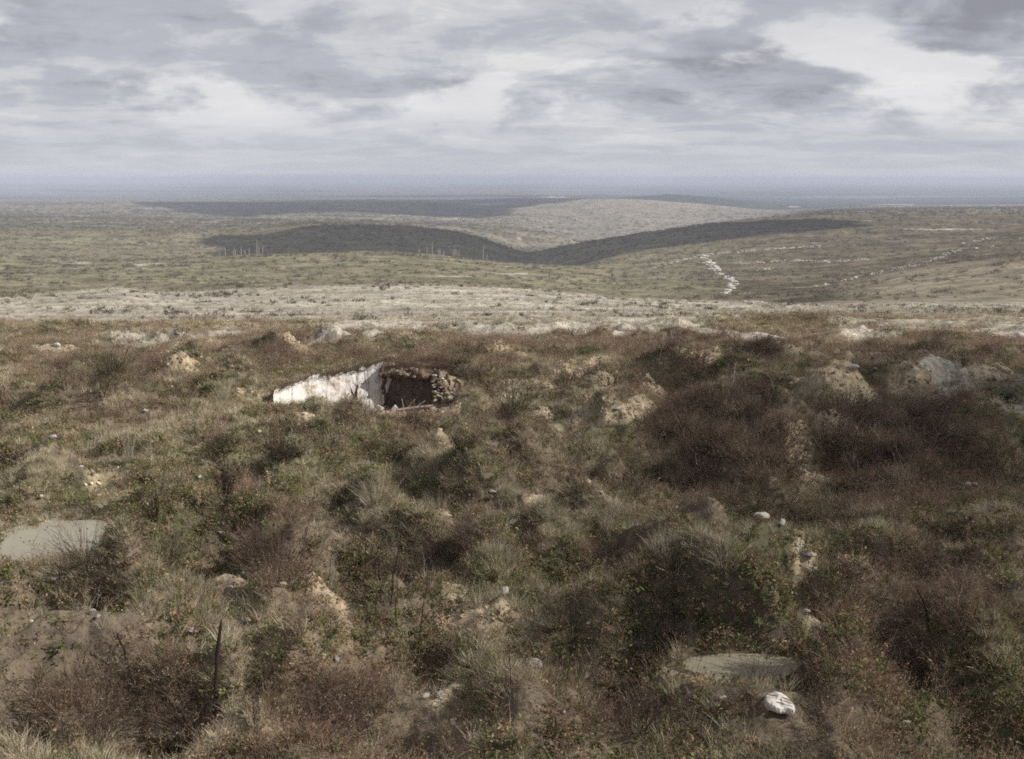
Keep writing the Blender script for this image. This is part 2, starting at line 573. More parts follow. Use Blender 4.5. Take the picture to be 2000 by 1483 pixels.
# ridges of thrown-up soil and gullies: path, half width m, rise m (negative = gully), bare, chalk
RIDGES = [([(1135, 815), (1165, 785), (1195, 763)], .8, 1.0, .9, .25), ([(1180, 838), (1215, 808), (1250, 775), (1275, 745)], .9, 1.1, .9, .35),
          ([(1120, 830), (1150, 800), (1180, 772)], 1.0, -.9, 0, 0), ([(1160, 855), (1180, 850), (1215, 845)], 1.2, -1.1, 0, 0), ([(1250, 850), (1275, 800), (1310, 760)], 1.3, -1.2, 0, 0),
          ([(970, 802), (1040, 808), (1075, 822), (1130, 848)], .45, .25, .9, .7), ([(1000, 790), (1050, 778), (1090, 765), (1120, 752)], .8, .6, .7, .25),
          ([(1085, 745), (1105, 715)], .9, .7, .8, .3), ([(1130, 745), (1170, 722), (1195, 705)], .9, .8, .8, .2), ([(1110, 745), (1140, 738)], .9, -.9, 0, 0),
          ([(1560, 940), (1570, 890), (1590, 858), (1650, 832)], .7, .9, .8, .3), ([(1500, 930), (1545, 926), (1590, 940)], .6, .5, .8, .4), ([(1560, 790), (1610, 768), (1650, 772)], 1.3, 1.2, .8, .2),
          ([(1660, 792), (1700, 783), (1740, 792)], .8, .7, .7, .2), ([(1630, 815), (1670, 800)], 1.2, -1.1, 0, 0), ([(1770, 755), (1815, 735), (1855, 745)], 1.4, 1.3, .8, .3), ([(1880, 748), (1960, 735)], 1.1, .9, .7, .25),
          ([(1780, 790), (1850, 775), (1930, 765)], 1.5, -1.2, 0, 0), ([(1690, 880), (1780, 850), (1860, 830)], 2.0, -1.5, 0, 0), ([(1330, 880), (1430, 860), (1500, 830)], 2.0, -1.6, 0, 0),
          ([(1560, 715), (1620, 706)], 1.0, .7, .7, .3), ([(1640, 730), (1700, 712), (1735, 705)], 1.3, 1.0, .6, .4), ([(1345, 722), (1390, 712)], .9, .7, .8, .3),
          ([(1435, 1012), (1488, 1026), (1530, 1045), (1550, 1088), (1592, 1132)], .28, .45, .85, .5), ([(1470, 1060), (1500, 1090), (1530, 1130)], .6, -.3, 0, 0), ([(1600, 1010), (1640, 1060)], .8, -.7, 0, 0),
          ([(390, 1150), (450, 1152), (520, 1165), (600, 1170), (650, 1200)], .35, .5, .8, .35), ([(360, 1100), (450, 1120), (560, 1130)], .8, -.7, 0, 0),
          ([(1045, 985), (1075, 970), (1110, 963), (1145, 975)], .4, .5, .8, .5), ([(1100, 945), (1180, 925), (1260, 935)], 1.0, -.9, 0, 0), ([(1100, 920), (1180, 902), (1270, 915)], .6, .5, .1, 0),
          ([(120, 925), (180, 950), (230, 985)], .35, .5, .8, .2), ([(505, 849), (550, 847), (590, 858)], .3, .6, .7, .5), ([(510, 885), (560, 888), (590, 885)], .6, -.8, 0, 0),
          ([(340, 700), (385, 680), (420, 690)], 1.3, 1.1, .85, .25), ([(300, 690), (330, 680)], .9, .6, .8, .2), ([(330, 735), (355, 722), (385, 735)], 1.0, .7, .8, .3), ([(350, 750), (440, 748)], 1.2, -.9, 0, 0),
          ([(840, 1325), (870, 1350), (900, 1395)], .3, .25, .85, .4), ([(890, 1205), (930, 1230), (965, 1250)], .25, .25, .8, .35), ([(760, 1010), (830, 1000), (870, 1010)], .35, .4, .75, .3),
          ([(820, 1060), (900, 1070), (960, 1075)], .8, -.8, 0, 0), ([(1440, 1170), (1500, 1190), (1560, 1205), (1590, 1235)], .5, .5, .8, .3),
          ([(200, 740), (300, 745)], 1.4, -1.0, 0, 0), ([(80, 690), (130, 688), (180, 695)], 1.0, .6, .6, .4), ([(560, 690), (590, 684)], 1.1, .7, .8, .35), ([(950, 700), (990, 692), (1010, 700)], 1.3, .8, .5, .2)]
for path, hw_, rise_, b_w, c_w in RIDGES:
    dd_ = polydist(path) / hw_
    dZ += rise_ * (np.interp(D[:R1], [20, 55], [.30, .38])[:, None] if rise_ > 0 else .7) * np.exp(-dd_ ** 2 * .9)
    if b_w:
        bb = b_w * (1 - sstep(.55, 1.25, dd_))
        bare[:R1] = np.maximum(bare[:R1], bb * (.5 + .6 * sstep(.34, .54, fbm(xn / .6, yn / .6, 4, 24, .65))))
        chalk[:R1] = np.maximum(chalk[:R1], (1 - sstep(.3, 1.0, dd_)) * c_w * sstep(0.42, 0.62, fbm(xn / 0.3, yn / 0.3, 4, 23, .7)))

# water-filled shell holes
PUD = []
for px, py, hw, hh in ((96, 1046, 102, 25), (1446, 1291, 124, 20)):
    p = G(px, py)
    m = mpp(p)
    el = math.hypot(p[0], p[1]) / 8.5
    rx, ry = hw * m, hh * m * el * 1.5
    q = bumpmask(p[0], p[1], rx, ry, 0.0, 0.4, 31)
    lvl = p[2] - 0.16
    PUD.append((p[0], p[1], rx, ry, lvl))
    w = np.exp(-np.clip(q - 1, 0, None) ** 2 * 1.6)
    zn = Z[:R1] + dZ
    tgt = lvl - 0.22 * (1 - np.clip(q, 0, 1) ** 2) + np.clip(q - 1, 0, None) * 0.22
    dZ = dZ * (1 - w) + (tgt - Z[:R1]) * w
    wet[:R1] = np.maximum(wet[:R1], np.exp(-np.clip(q - .95, 0, None) * 11))

Z[:R1] += dZ * nearw[:R1]
# small lumps
dl = nearw[:R1] * ((fbm(xn / 1.6, yn / 1.6, 4, 12, .6) - 0.5) * 0.5 + (fbm(xn / 0.35, yn / 0.35, 2, 15) - 0.5) * 0.09)
Z[:R1] += dl * (1 - wet[:R1])

# keep the near lips of the pools low enough to look over
for cx, cy_, rx, ry, lvl in PUD:
    d0 = math.hypot(cx, cy_)
    da_ = np.abs(AZ - atan2(cx, cy_))[None, :] * d0 / rx
    sight = (lvl / (d0 - ry * .9)) * D[:R1][:, None] - 0.10
    wgt = (1 - sstep(.9, 1.5, da_)) * (D[:R1] < d0 - ry * .9)[:, None] * (D[:R1] > 12)[:, None]
    Z[:R1] = np.where(Z[:R1] > sight, Z[:R1] * (1 - wgt) + sight * wgt, Z[:R1])
    rr_ = D[:R1][:, None]
    poolfront = (1 - sstep(.8, 1.15, da_)) * (rr_ > d0 - ry - 1.3) * (rr_ < d0 + .2)
    wet[:R1] = np.maximum(wet[:R1], poolfront * .74)

# the cutting with the chalk face: floor plan (local x to the right, y away), scale from the picture
SCL = mpp(PIT) / 0.023
FACE = [(-4.6, -0.9), (-3.3, 0.25), (-1.7, 0.95), (-0.1, 1.35), (0.16, 1.45)]      # lit chalk wall, left to right
u = (xn - PIT[0]) / SCL
v = (yn - PIT[1]) / SCL
fx = [p[0] for p in FACE] + [0.30, 2.5, 2.8, 4.2]
fy = [p[1] for p in FACE] + [1.9, 1.9, 1.6, 1.6]
wall = np.interp(u, fx, fy)
inside = (v < wall + 1.05) & (u > -4.5) & (u < 4.3)
front = (sstep(-3.2, -0.8, v) * (1 - sstep(-1.6, -.6, u)) + sstep(-6.0, -3.0, v) * sstep(-1.6, -.6, u)) * sstep(-4.9, -1.4, u) * (1 - sstep(2.75, 4.2, u))
zp = Z[:R1]
floor_z = PIT_Z + 0.10 * (fbm(xn * 2, yn * 2, 3, 2) - 0.5) + .34 * np.exp(-((v + .75) / .75) ** 2) * sstep(-1.6, -.6, u)
low = np.minimum(zp, floor_z)
Z[:R1] = np.where(inside, zp * (1 - front) + low * front, zp)
RIM_Z = PIT_Z + 2.05 * SCL
rimw = np.exp(-((v - wall - 1.7) / 1.5) ** 2) * (v >= wall + 1.05) * sstep(-5.2, -2.6, u) * (1 - sstep(3.6, 5.5, u))
rimw = np.where(inside, 0, rimw)
rh = RIM_Z - 0.75 * sstep(-0.6, -4.6, u) * 1.4 + 0.25 * (fbm(xn, yn, 3, 8) - .5)
Z[:R1] = np.where(rimw > 0, Z[:R1] * (1 - rimw) + np.maximum(rh, Z[:R1]) * rimw, Z[:R1])
# right wall of the cutting shades the mouth
rw = np.exp(-((u - 4.1) / 0.9) ** 2) * np.exp(-((v - 1.0) / 1.6) ** 2)
Z[:R1] += rw * 0.9
pitflr = inside & (front > 0.2) & (v > -1.5)
bare[:R1] = np.where(pitflr, np.maximum(bare[:R1], 0.75), bare[:R1])
PX, PY = project(X, Y, Z)

# far chalk streaks (px, py, half width, half height)
STREAK = [(410, 586, 60, 2.6), (535, 585, 26, 2), (800, 570, 28, 3), (870, 567, 60, 2), (1140, 576, 44, 3), (1030, 565, 40, 1.6), (230, 600, 60, 2), (1130, 585, 30, 2),
          (275, 517, 16, 2.2), (92, 517, 16, 2), (165, 514, 16, 1.5), (335, 432, 14, 1.5), (300, 515, 30, 1.2), (780, 421, 30, 1.5), (1015, 467, 7, 2.4),
          (1085, 385, 30, 1.5), (560, 590, 300, 1.6), (700, 600, 300, 1.4), (1480, 592, 26, 3), (1300, 596, 90, 2), (1550, 404, 14, 1), (1750, 400, 60, 1),
          (1690, 432, 14, 1.2), (1850, 448, 90, 1.3), (900, 540, 60, 1.6), (1000, 535, 40, 1.5), (520, 605, 260, 1.3), (880, 428, 40, 1.4)]
farm = (D > 125)[:, None] & (np.abs(AA) < 0.5)
for px, py, hw, hh in STREAK:
    q = np.hypot((PX - px) / hw, (PY - py) / hh)
    bl = (1 - sstep(0.5, 1.1, q + 0.8 * (fbm(X / 12, Y / 12, 3, 33) - .5))) * farm
    # only the surface that is first met along the sight line
    chalk = np.maximum(chalk, bl * 0.8)

# ------------------------------------------------------------------ ground colour (albedo) by zone
def mixc(a, b, w):
    return a * (1 - w[..., None]) + np.asarray(b, dtype=float) * w[..., None]


n_big = fbm(X / 14, Y / 14, 4, 41)
n_med = fbm(X / 3.2, Y / 3.2, 4, 43)
n_far = fbm(X / 110, Y / 45, 4, 45)
n_mid = fbm(X / 22, Y / 12, 4, 46)
C = np.zeros((NR, NC, 3)) + np.array((0.19, 0.155, 0.115))
C = mixc(C, (0.13, 0.125, 0.075), sstep(.45, .62, n_med))
C = mixc(C, (0.48, 0.39, 0.26), bare * (0.75 + 0.3 * n_med))
C = mixc(C, (0.075, 0.058, 0.035), wet * 0.85)
Dg = DD
# pale grass plateau
edge = 112 + 110 * (fbm(X / 13, Y / 20, 4, 50) - .5) * 2
wA = sstep(edge - 6, edge + 8, Dg) * (1 - sstep(500, 560, Dg))
cA = mixc(mixc(np.zeros_like(C) + (0.435, 0.40, 0.335), (0.29, 0.268, 0.205), sstep(.58, .72, n_mid) * .8), (0.49, 0.455, 0.39), sstep(.56, .7, fbm(X / 30, Y / 6, 4, 51)) * .7)
C = mixc(C, (0, 0, 0), wA) + cA * wA[..., None]
# green-brown middle hill (left) and brown trench slope (right)
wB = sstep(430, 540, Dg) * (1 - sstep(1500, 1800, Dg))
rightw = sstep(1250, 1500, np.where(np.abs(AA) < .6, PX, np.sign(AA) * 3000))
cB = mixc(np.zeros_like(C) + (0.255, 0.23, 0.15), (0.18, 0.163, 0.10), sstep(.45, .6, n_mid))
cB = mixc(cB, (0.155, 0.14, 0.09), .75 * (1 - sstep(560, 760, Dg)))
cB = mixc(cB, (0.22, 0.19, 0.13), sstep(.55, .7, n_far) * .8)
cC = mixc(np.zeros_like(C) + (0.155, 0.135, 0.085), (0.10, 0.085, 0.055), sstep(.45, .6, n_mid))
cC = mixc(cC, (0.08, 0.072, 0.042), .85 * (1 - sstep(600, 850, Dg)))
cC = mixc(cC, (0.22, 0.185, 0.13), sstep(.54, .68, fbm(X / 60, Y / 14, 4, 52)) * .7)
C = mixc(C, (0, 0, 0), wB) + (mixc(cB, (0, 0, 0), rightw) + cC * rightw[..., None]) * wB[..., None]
# pale right flank in front of the notch
wR = np.exp(-((Dg - 620) / 170) ** 2) * sstep(1560, 1760, PX) * (np.abs(AA) < .6)
C = mixc(C, (0.31, 0.265, 0.20), wR * (0.55 + 0.45 * sstep(.4, .6, fbm(X / 40, Y / 7, 4, 53))))
# far hills
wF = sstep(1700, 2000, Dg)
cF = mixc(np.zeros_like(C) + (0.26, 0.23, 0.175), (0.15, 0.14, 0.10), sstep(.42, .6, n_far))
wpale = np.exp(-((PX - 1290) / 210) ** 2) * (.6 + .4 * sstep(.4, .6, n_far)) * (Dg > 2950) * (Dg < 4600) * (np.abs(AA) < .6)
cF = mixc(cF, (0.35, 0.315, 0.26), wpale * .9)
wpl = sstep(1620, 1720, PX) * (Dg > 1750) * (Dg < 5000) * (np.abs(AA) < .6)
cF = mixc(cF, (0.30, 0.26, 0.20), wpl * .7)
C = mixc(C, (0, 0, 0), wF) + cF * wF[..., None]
# plain: fields and woods
wP = sstep(4500, 5000, Dg)
woods = sstep(.46, .56, fbm(X / 2600 + 3, Y / 900, 4, 55) + 0.30 * sstep(900, 1500, np.where(np.abs(AA) < .6, PX, 3000)) - .06)
cP = mixc(np.zeros_like(C) + (0.17, 0.165, 0.14), (0.035, 0.04, 0.04), woods * .95)
C = mixc(C, (0, 0, 0), wP) + cP * wP[..., None]
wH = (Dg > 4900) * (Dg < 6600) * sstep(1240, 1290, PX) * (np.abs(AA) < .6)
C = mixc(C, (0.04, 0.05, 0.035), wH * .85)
C = mixc(C, (0.60, 0.55, 0.48), np.clip(chalk, 0, 1) * .85)
C = np.clip(C * (0.62 + 0.76 * np.where(Dg < 150, .5, fbm(X / 24, Y / 24, 4, 60, .65) * .8 + .7 * (fbm(X / 7, Y / 9, 2, 61) - .5) + .1))[..., None], 0.01, 0.8)

# ------------------------------------------------------------------ ground mesh
verts = np.stack([X, Y, Z], -1).reshape(-1, 3)
ii = np.arange(NR * NC).reshape(NR, NC)
nxt = np.roll(ii, -1, axis=1)
q = np.stack([ii[:-1], nxt[:-1], nxt[1:], ii[1:]], -1).reshape(-1, 4)[:, ::-1]
cen = len(verts)
verts = np.vstack([verts, [[0, 0, -1.7]]])
tri = np.stack([ii[0], nxt[0], np.full(NC, cen)], -1)
tri = tri[:, ::-1]
gme = mesh_np('ground', verts, [q, tri], smooth=True)
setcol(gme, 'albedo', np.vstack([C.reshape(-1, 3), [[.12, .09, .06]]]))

m, t, out = mat_new('ground_soil_and_grass')
b = t.nodes.new('ShaderNodeBsdfDiffuse')
at = t.nodes.new('ShaderNodeAttribute')
at.attribute_name = 'albedo'
geo = t.nodes.new('ShaderNodeNewGeometry')
v1 = nramp(t, nnoise(t, geo.outputs['Position'], 3.0, 8, 0.72), [(0.3, (.5, .5, .5)), (0.5, (1, 1, 1)), (0.72, (1.6, 1.55, 1.45))])
v2 = nramp(t, nnoise(t, geo.outputs['Position'], 0.16, 6, 0.7), [(0.3, (.62, .64, .6)), (0.5, (1, 1, 1)), (0.7, (1.42, 1.38, 1.3))])
c = nmul(t, nmul(t, at.outputs['Color'], v1), v2)
t.links.new(c, b.inputs['Color'])
bn = t.nodes.new('ShaderNodeBump')
bn.inputs['Strength'].default_value = 0.5
bn.inputs['Distance'].default_value = 0.12
t.links.new(nnoise(t, geo.outputs['Position'], 4.0, 7, 0.7), bn.inputs['Height'])
bn2 = t.nodes.new('ShaderNodeBump')
bn2.inputs['Strength'].default_value = 0.5
bn2.inputs['Distance'].default_value = 2.5
t.links.new(nnoise(t, geo.outputs['Position'], 0.12, 6, 0.7), bn2.inputs['Height'])
t.links.new(bn.outputs[0], bn2.inputs['Normal'])
t.links.new(bn2.outputs[0], b.inputs['Normal'])
t.links.new(b.outputs[0], out.inputs[0])
ground = link('ground', gme, m)
tag(ground, 'shell-pitted hillside and hills running out to a hazy plain', None, None, 'structure')

# ------------------------------------------------------------------ haze
hb = bpy.data.meshes.new('haze')
R_ = 90000.0
hv = [(x_, y_, z_) for z_ in (-420.0, 14.0) for x_, y_ in ((-R_, -R_), (R_, -R_), (R_, R_), (-R_, R_))]
hb.from_pydata(hv, [], [(3, 2, 1, 0), (4, 5, 6, 7), (0, 1, 5, 4), (1, 2, 6, 5), (2, 3, 7, 6), (3, 0, 4, 7)])
hm, ht, hout = mat_new('pale_air')
pv = ht.nodes.new('ShaderNodeVolumePrincipled')
pv.inputs['Color'].default_value = (0.74, 0.81, 1.0, 1)
pv.inputs['Density'].default_value = 0.000125
pv.inputs['Anisotropy'].default_value = 0.0
ht.links.new(pv.outputs[0], hout.inputs['Volume'])
hz_o = link('haze', hb, hm)
hz_o['kind'] = 'stuff'
hz_o['label'] = 'thin blue haze lying over the hills and the plain'

# ------------------------------------------------------------------ clouds high above the picture; their shadows lie on the hills
cloud_mat = simple_mat('cloud_white', (0.8, 0.8, 0.82), 1.0, 0.004, .9, 1.05)


def cloud(poly, alt, label, ragged=0.12, thick=0.5, seed=0, n=110):
    P = np.array([[p[0] + SUN[0] / SUN[2] * (alt - p[2]), p[1] + SUN[1] / SUN[2] * (alt - p[2])] for p in poly])
    lo, hi = P.min(0), P.max(0)
    size = (hi - lo)
    h = max(size.max() / n, 0.5)
    gx = np.arange(lo[0] - 3 * h, hi[0] + 3 * h, h)
    gy = np.arange(lo[1] - 3 * h, hi[1] + 3 * h, h)
    xx, yy = np.meshgrid(gx, gy, indexing='ij')
    ins = np.zeros(xx.shape, bool)
    dist = np.full(xx.shape, 1e9)
    for a, b_ in zip(P, np.roll(P, -1, 0)):
        cond = ((a[1] > yy) != (b_[1] > yy))
        with np.errstate(divide='ignore', invalid='ignore'):
            xi = (b_[0] - a[0]) * (yy - a[1]) / (b_[1] - a[1]) + a[0]
        ins ^= cond & (xx < xi)
        e = b_ - a
        tt = np.clip(((xx - a[0]) * e[0] + (yy - a[1]) * e[1]) / (e @ e + 1e-9), 0, 1)
        dist = np.minimum(dist, np.hypot(xx - a[0] - tt * e[0], yy - a[1] - tt * e[1]))
    sdm = np.where(ins, dist, -dist)
    sc_ = size.min()
    sdm = sdm + ragged * sc_ * (fbm(xx / (sc_ * .18), yy / (sc_ * .18), 4, 70 + seed) - .5)
    body = np.sqrt(np.clip(sdm, 0, None) * sc_ * .5) * thick
    puff = body * (0.7 + 0.9 * fbm(xx / (sc_ * .12), yy / (sc_ * .12), 4, 80 + seed))
    top = alt + puff
    bot = alt - 0.25 * body
    keep = sdm > 0
    kc = keep[:-1, :-1] | keep[1:, :-1] | keep[:-1, 1:] | keep[1:, 1:]
    idx = np.arange(xx.size).reshape(xx.shape)
    quad = np.stack([idx[:-1, :-1], idx[1:, :-1], idx[1:, 1:], idx[:-1, 1:]], -1)[kc]
    vt = np.stack([xx, yy, top], -1).reshape(-1, 3)
    vb = np.stack([xx, yy, np.minimum(bot, alt - 0.0)], -1).reshape(-1, 3)
    vv = np.vstack([vt, vb])
    used = np.zeros(len(vv), bool)
    fq = np.vstack([quad, quad[:, ::-1] + len(vt)])
    used[fq.ravel()] = True
    remap = np.cumsum(used) - 1
    me = mesh_np('cloud', vv[used], remap[fq], smooth=True)
    o = link('cloud', me, cloud_mat)
    tag(o, label, 'cloud')
    return o


def at_d(px, d):
    """ground point on the bearing of picture column px at distance d"""
    c_ = int(np.argmin(np.abs(AZ - az_of(px))))
    r_ = int(np.argmin(np.abs(D - d)))
    return np.array([X[r_, c_], Y[r_, c_], Z[r_, c_]])


cloud([G(400, 470, 1250, 1700), G(470, 462, 1250, 1700), G(560, 459, 1250, 1700), G(605, 446, 1250, 1700), G(650, 441, 1250, 1700),
       at_d(720, 1690), at_d(800, 1740), at_d(900, 1800), at_d(980, 1850), at_d(1030, 1850), at_d(1045, 1500), at_d(1000, 1240),
       at_d(900, 1160), at_d(700, 1150), at_d(500, 1150), G(430, 498, 1180, 1500), G(470, 485, 1180, 1500), G(420, 478, 1180, 1500)],
      650, 'long grey-white cloud whose shadow darkens the left slope of the ravine', .11, .35, 1)
cloud([at_d(1045, 1500), at_d(1060, 1850), at_d(1200, 1850), at_d(1350, 1830), G(1420, 437, 1250, 1750), G(1500, 431, 1250, 1750), G(1600, 430, 1250, 1750),
       G(1680, 433, 1250, 1750), G(1690, 443, 1250, 1750), G(1600, 452, 1250, 1750), G(1500, 461, 1250, 1750), G(1400, 471, 1250, 1750),
       G(1300, 484, 1150, 1750), G(1200, 501, 1150, 1750), at_d(1130, 1180), at_d(1080, 1180)],
      560, 'narrow grey-white cloud whose shadow lies below the crest of the right hill', .11, .35, 2)
cloud([at_d(190, 4300), at_d(250, 4100), at_d(300, 3850), G(350, 411, 3000, 4200), G(420, 421, 2950, 4200), G(480, 424, 2950, 4200), G(560, 417, 2950, 4200),
       G(700, 416, 2950, 4200), G(800, 422, 2950, 4200), G(880, 428, 2950, 4200), G(960, 428, 2950, 4200), G(1000, 408, 2950, 4200), G(1090, 394, 3000, 4200),
       at_d(1140, 4300), at_d(1080, 4700), at_d(600, 4700), at_d(250, 4600)],
      1100, 'broad grey-white cloud whose shadow covers the far plateau', .11, .3, 3)
cloud([G(1470, 745), G(1600, 705), G(2050, 690), at_d(2600, 75), at_d(2700, 40), at_d(2500, 14), at_d(1800, 14), G(1640, 1400), G(1600, 1300), G(1700, 1180),  # cloud added out of view to darken the right foreground
       G(1730, 1020), G(1560, 950), G(1380, 860), G(1500, 800), G(1400, 740)],
      1250, 'added unseen cloud whose soft shadow darkens the right of the near slope', .10, .5, 4, 60)

# ------------------------------------------------------------------ plant and stone prototypes
PROTO = {}


def ribbon_plant(name, nst, hmin, hmax, rad, lean, width, segs=2, seed=0, curl=0.3, leaves=0, leafsize=0.02, vlo=.6, vhi=1.35, branch=0, up=1.0, leaf_lo=.2):
    r = np.random.default_rng(seed)
    V, Fq, W = [], [], []
    stems = []
    for i in range(nst):
        a = r.random() * 2 * pi
        rr = rad * math.sqrt(r.random())
        base = np.array([rr * cos(a), rr * sin(a), -0.03])
        dirn = np.array([cos(a), sin(a), 0]) * lean * (0.4 + rr / max(rad, 1e-3)) * r.uniform(.3, 1.3) + np.array([r.normal(0, .12), r.normal(0, .12), up])
        dirn /= np.linalg.norm(dirn)
        stems.append((base, dirn, r.uniform(hmin, hmax), width * r.uniform(.7, 1.3), segs))
    k = 0
    allst = []
    while k < len(stems):
        base, dirn, h, w, sg = stems[k]
        k += 1
        pts = [base]
        d_ = dirn.copy()
        for s in range(sg):
            d_ = d_ + np.array([r.normal(0, curl * .5), r.normal(0, curl * .5), -curl * .35 * s])
            d_ /= np.linalg.norm(d_)
            pts.append(pts[-1] + d_ * h / sg)
        side_ = np.cross(dirn, r.normal(0, 1, 3))
        side_ /= np.linalg.norm(side_) + 1e-9
        val = r.uniform(vlo, vhi)
        b0 = len(V)
        for s, p in enumerate(pts):
            ww = w * (1 - 0.85 * s / sg) * .5
            V.append(p - side_ * ww)
            V.append(p + side_ * ww)
            W += [val * (0.9 + 0.1 * s / sg)] * 2
        for s in range(sg):
            Fq.append((b0 + 2 * s, b0 + 2 * s + 1, b0 + 2 * s + 3, b0 + 2 * s + 2))
        allst.append(pts)
        if branch and sg == segs and k <= nst:
            for _ in range(branch):
                s = r.integers(1, sg)
                f_ = r.random()
                p = pts[s] * (1 - f_) + pts[s + 1] * f_
                dd = dirn + r.normal(0, .45, 3)
                dd[2] = abs(dd[2])
                dd /= np.linalg.norm(dd)
                stems.append((p, dd, h * r.uniform(.2, .45), w * .6, max(2, sg - 1)))
    LV = len(V)
    for i in range(leaves):
        pts = allst[r.integers(0, len(allst))]
        s = r.integers(0, len(pts) - 1)
        f_ = r.random()
        p = pts[s] * (1 - f_) + pts[s + 1] * f_ + r.normal(0, leafsize, 3)
        a = r.normal(0, 1, 3); a /= np.linalg.norm(a)
        b_ = np.cross(a, r.normal(0, 1, 3)); b_ /= np.linalg.norm(b_) + 1e-9
        sz = leafsize * r.uniform(.6, 1.4)
        val = r.uniform(vlo, vhi)
        b0 = len(V)
        V += [p - a * sz, p + b_ * sz * .5, p + a * sz, p - b_ * sz * .5]
        W += [val] * 4
        Fq.append((b0, b0 + 1, b0 + 2, b0 + 3))
    return np.array(V), np.array(Fq), np.array(W)


def proto_mesh(name, data, mat):
    V, Fq, W = data
    me = mesh_np(name, V, Fq)
    setcol(me, 'vary', W)
    me.materials.append(mat)
    return me


M_straw = plant_mat('dry_straw')
M_brown = plant_mat('brown_bramble')
M_herb = plant_mat('green_herb')
M_scrub = plant_mat('far_scrub')
M_gravel, t, out = mat_new('loose_stone')
b = t.nodes.new('ShaderNodeBsdfDiffuse')
ia = t.nodes.new('ShaderNodeAttribute'); ia.attribute_type = 'INSTANCER'; ia.attribute_name = 'tint'
t.links.new(ia.outputs['Color'], b.inputs['Color'])
t.links.new(b.outputs[0], out.inputs[0])

hidden = {}


def collect(name, meshes):
    c_ = bpy.data.collections.new(name)
    for i, me in enumerate(meshes):
        o = bpy.data.objects.new(me.name, me)
        c_.objects.link(o)
    hidden[name] = c_
    return c_


c_grass = collect('src_grass', [proto_mesh(f'grass_clump{i}', ribbon_plant('', 46, .16, .42, .13, .7, .011, 2, 10 + i, .5), M_straw) for i in range(4)])
c_bram = collect('src_bramble', [proto_mesh(f'bramble{i}', ribbon_plant('', 16, .25, .62, .2, .9, .011, 3, 20 + i, .5, 70, .017, branch=3), M_brown) for i in range(4)])
c_herb = collect('src_herb', [proto_mesh(f'herb{i}', ribbon_plant('', 14, .06, .2, .2, 1.0, .008, 2, 30 + i, .4, 95, .026), M_herb) for i in range(4)])
c_scrub = collect('src_scrub', [proto_mesh(f'scrub{i}', ribbon_plant('', 26, .3, .75, .45, .9, .05, 2, 40 + i, .5, 70, .09), M_scrub) for i in range(3)])
c_rods = collect('src_rods', [proto_mesh(f'rod{i}', ribbon_plant('', 9, .6, 1.25, .22, .28, .013, 4, 45 + i, .22, 10, .014, branch=3), M_brown) for i in range(4)])


def rock_mesh(name, seed, flat=0.7, rough=.25, sub=2):
    import bmesh
    bm = bmesh.new()
    bmesh.ops.create_icosphere(bm, subdivisions=sub, radius=1.0)
    r = np.random.default_rng(seed)
    dirs = r.normal(0, 1, (7, 3))
    dirs /= np.linalg.norm(dirs, axis=1)[:, None]
    offs = r.uniform(.55, .95, 7)
    ph = r.uniform(0, 6, 6)
    for v_ in bm.verts:
        p = np.array(v_.co)
        for dd, o_ in zip(dirs, offs):          # chop planar facets
            e = p @ dd - o_
            if e > 0:
                p = p - dd * e * .92
        n_ = sin(p[0] * 5 + ph[0]) * sin(p[1] * 6 + ph[1]) * sin(p[2] * 5 + ph[2]) + .5 * sin(p[0] * 13 + ph[3]) * sin(p[1] * 12 + ph[4])
        p = p * (1 + rough * .3 * n_)
        v_.co = (p[0], p[1] * .85, p[2] * flat)
    me = bpy.data.meshes.new(name)
    bm.to_mesh(me)
    bm.free()
    return me


grav = []
for i in range(3):
    me = rock_mesh(f'pebble{i}', 60 + i, .6, .3, 1)
    me.materials.append(M_gravel)
    grav.append(me)
c_grav = collect('src_gravel', grav)


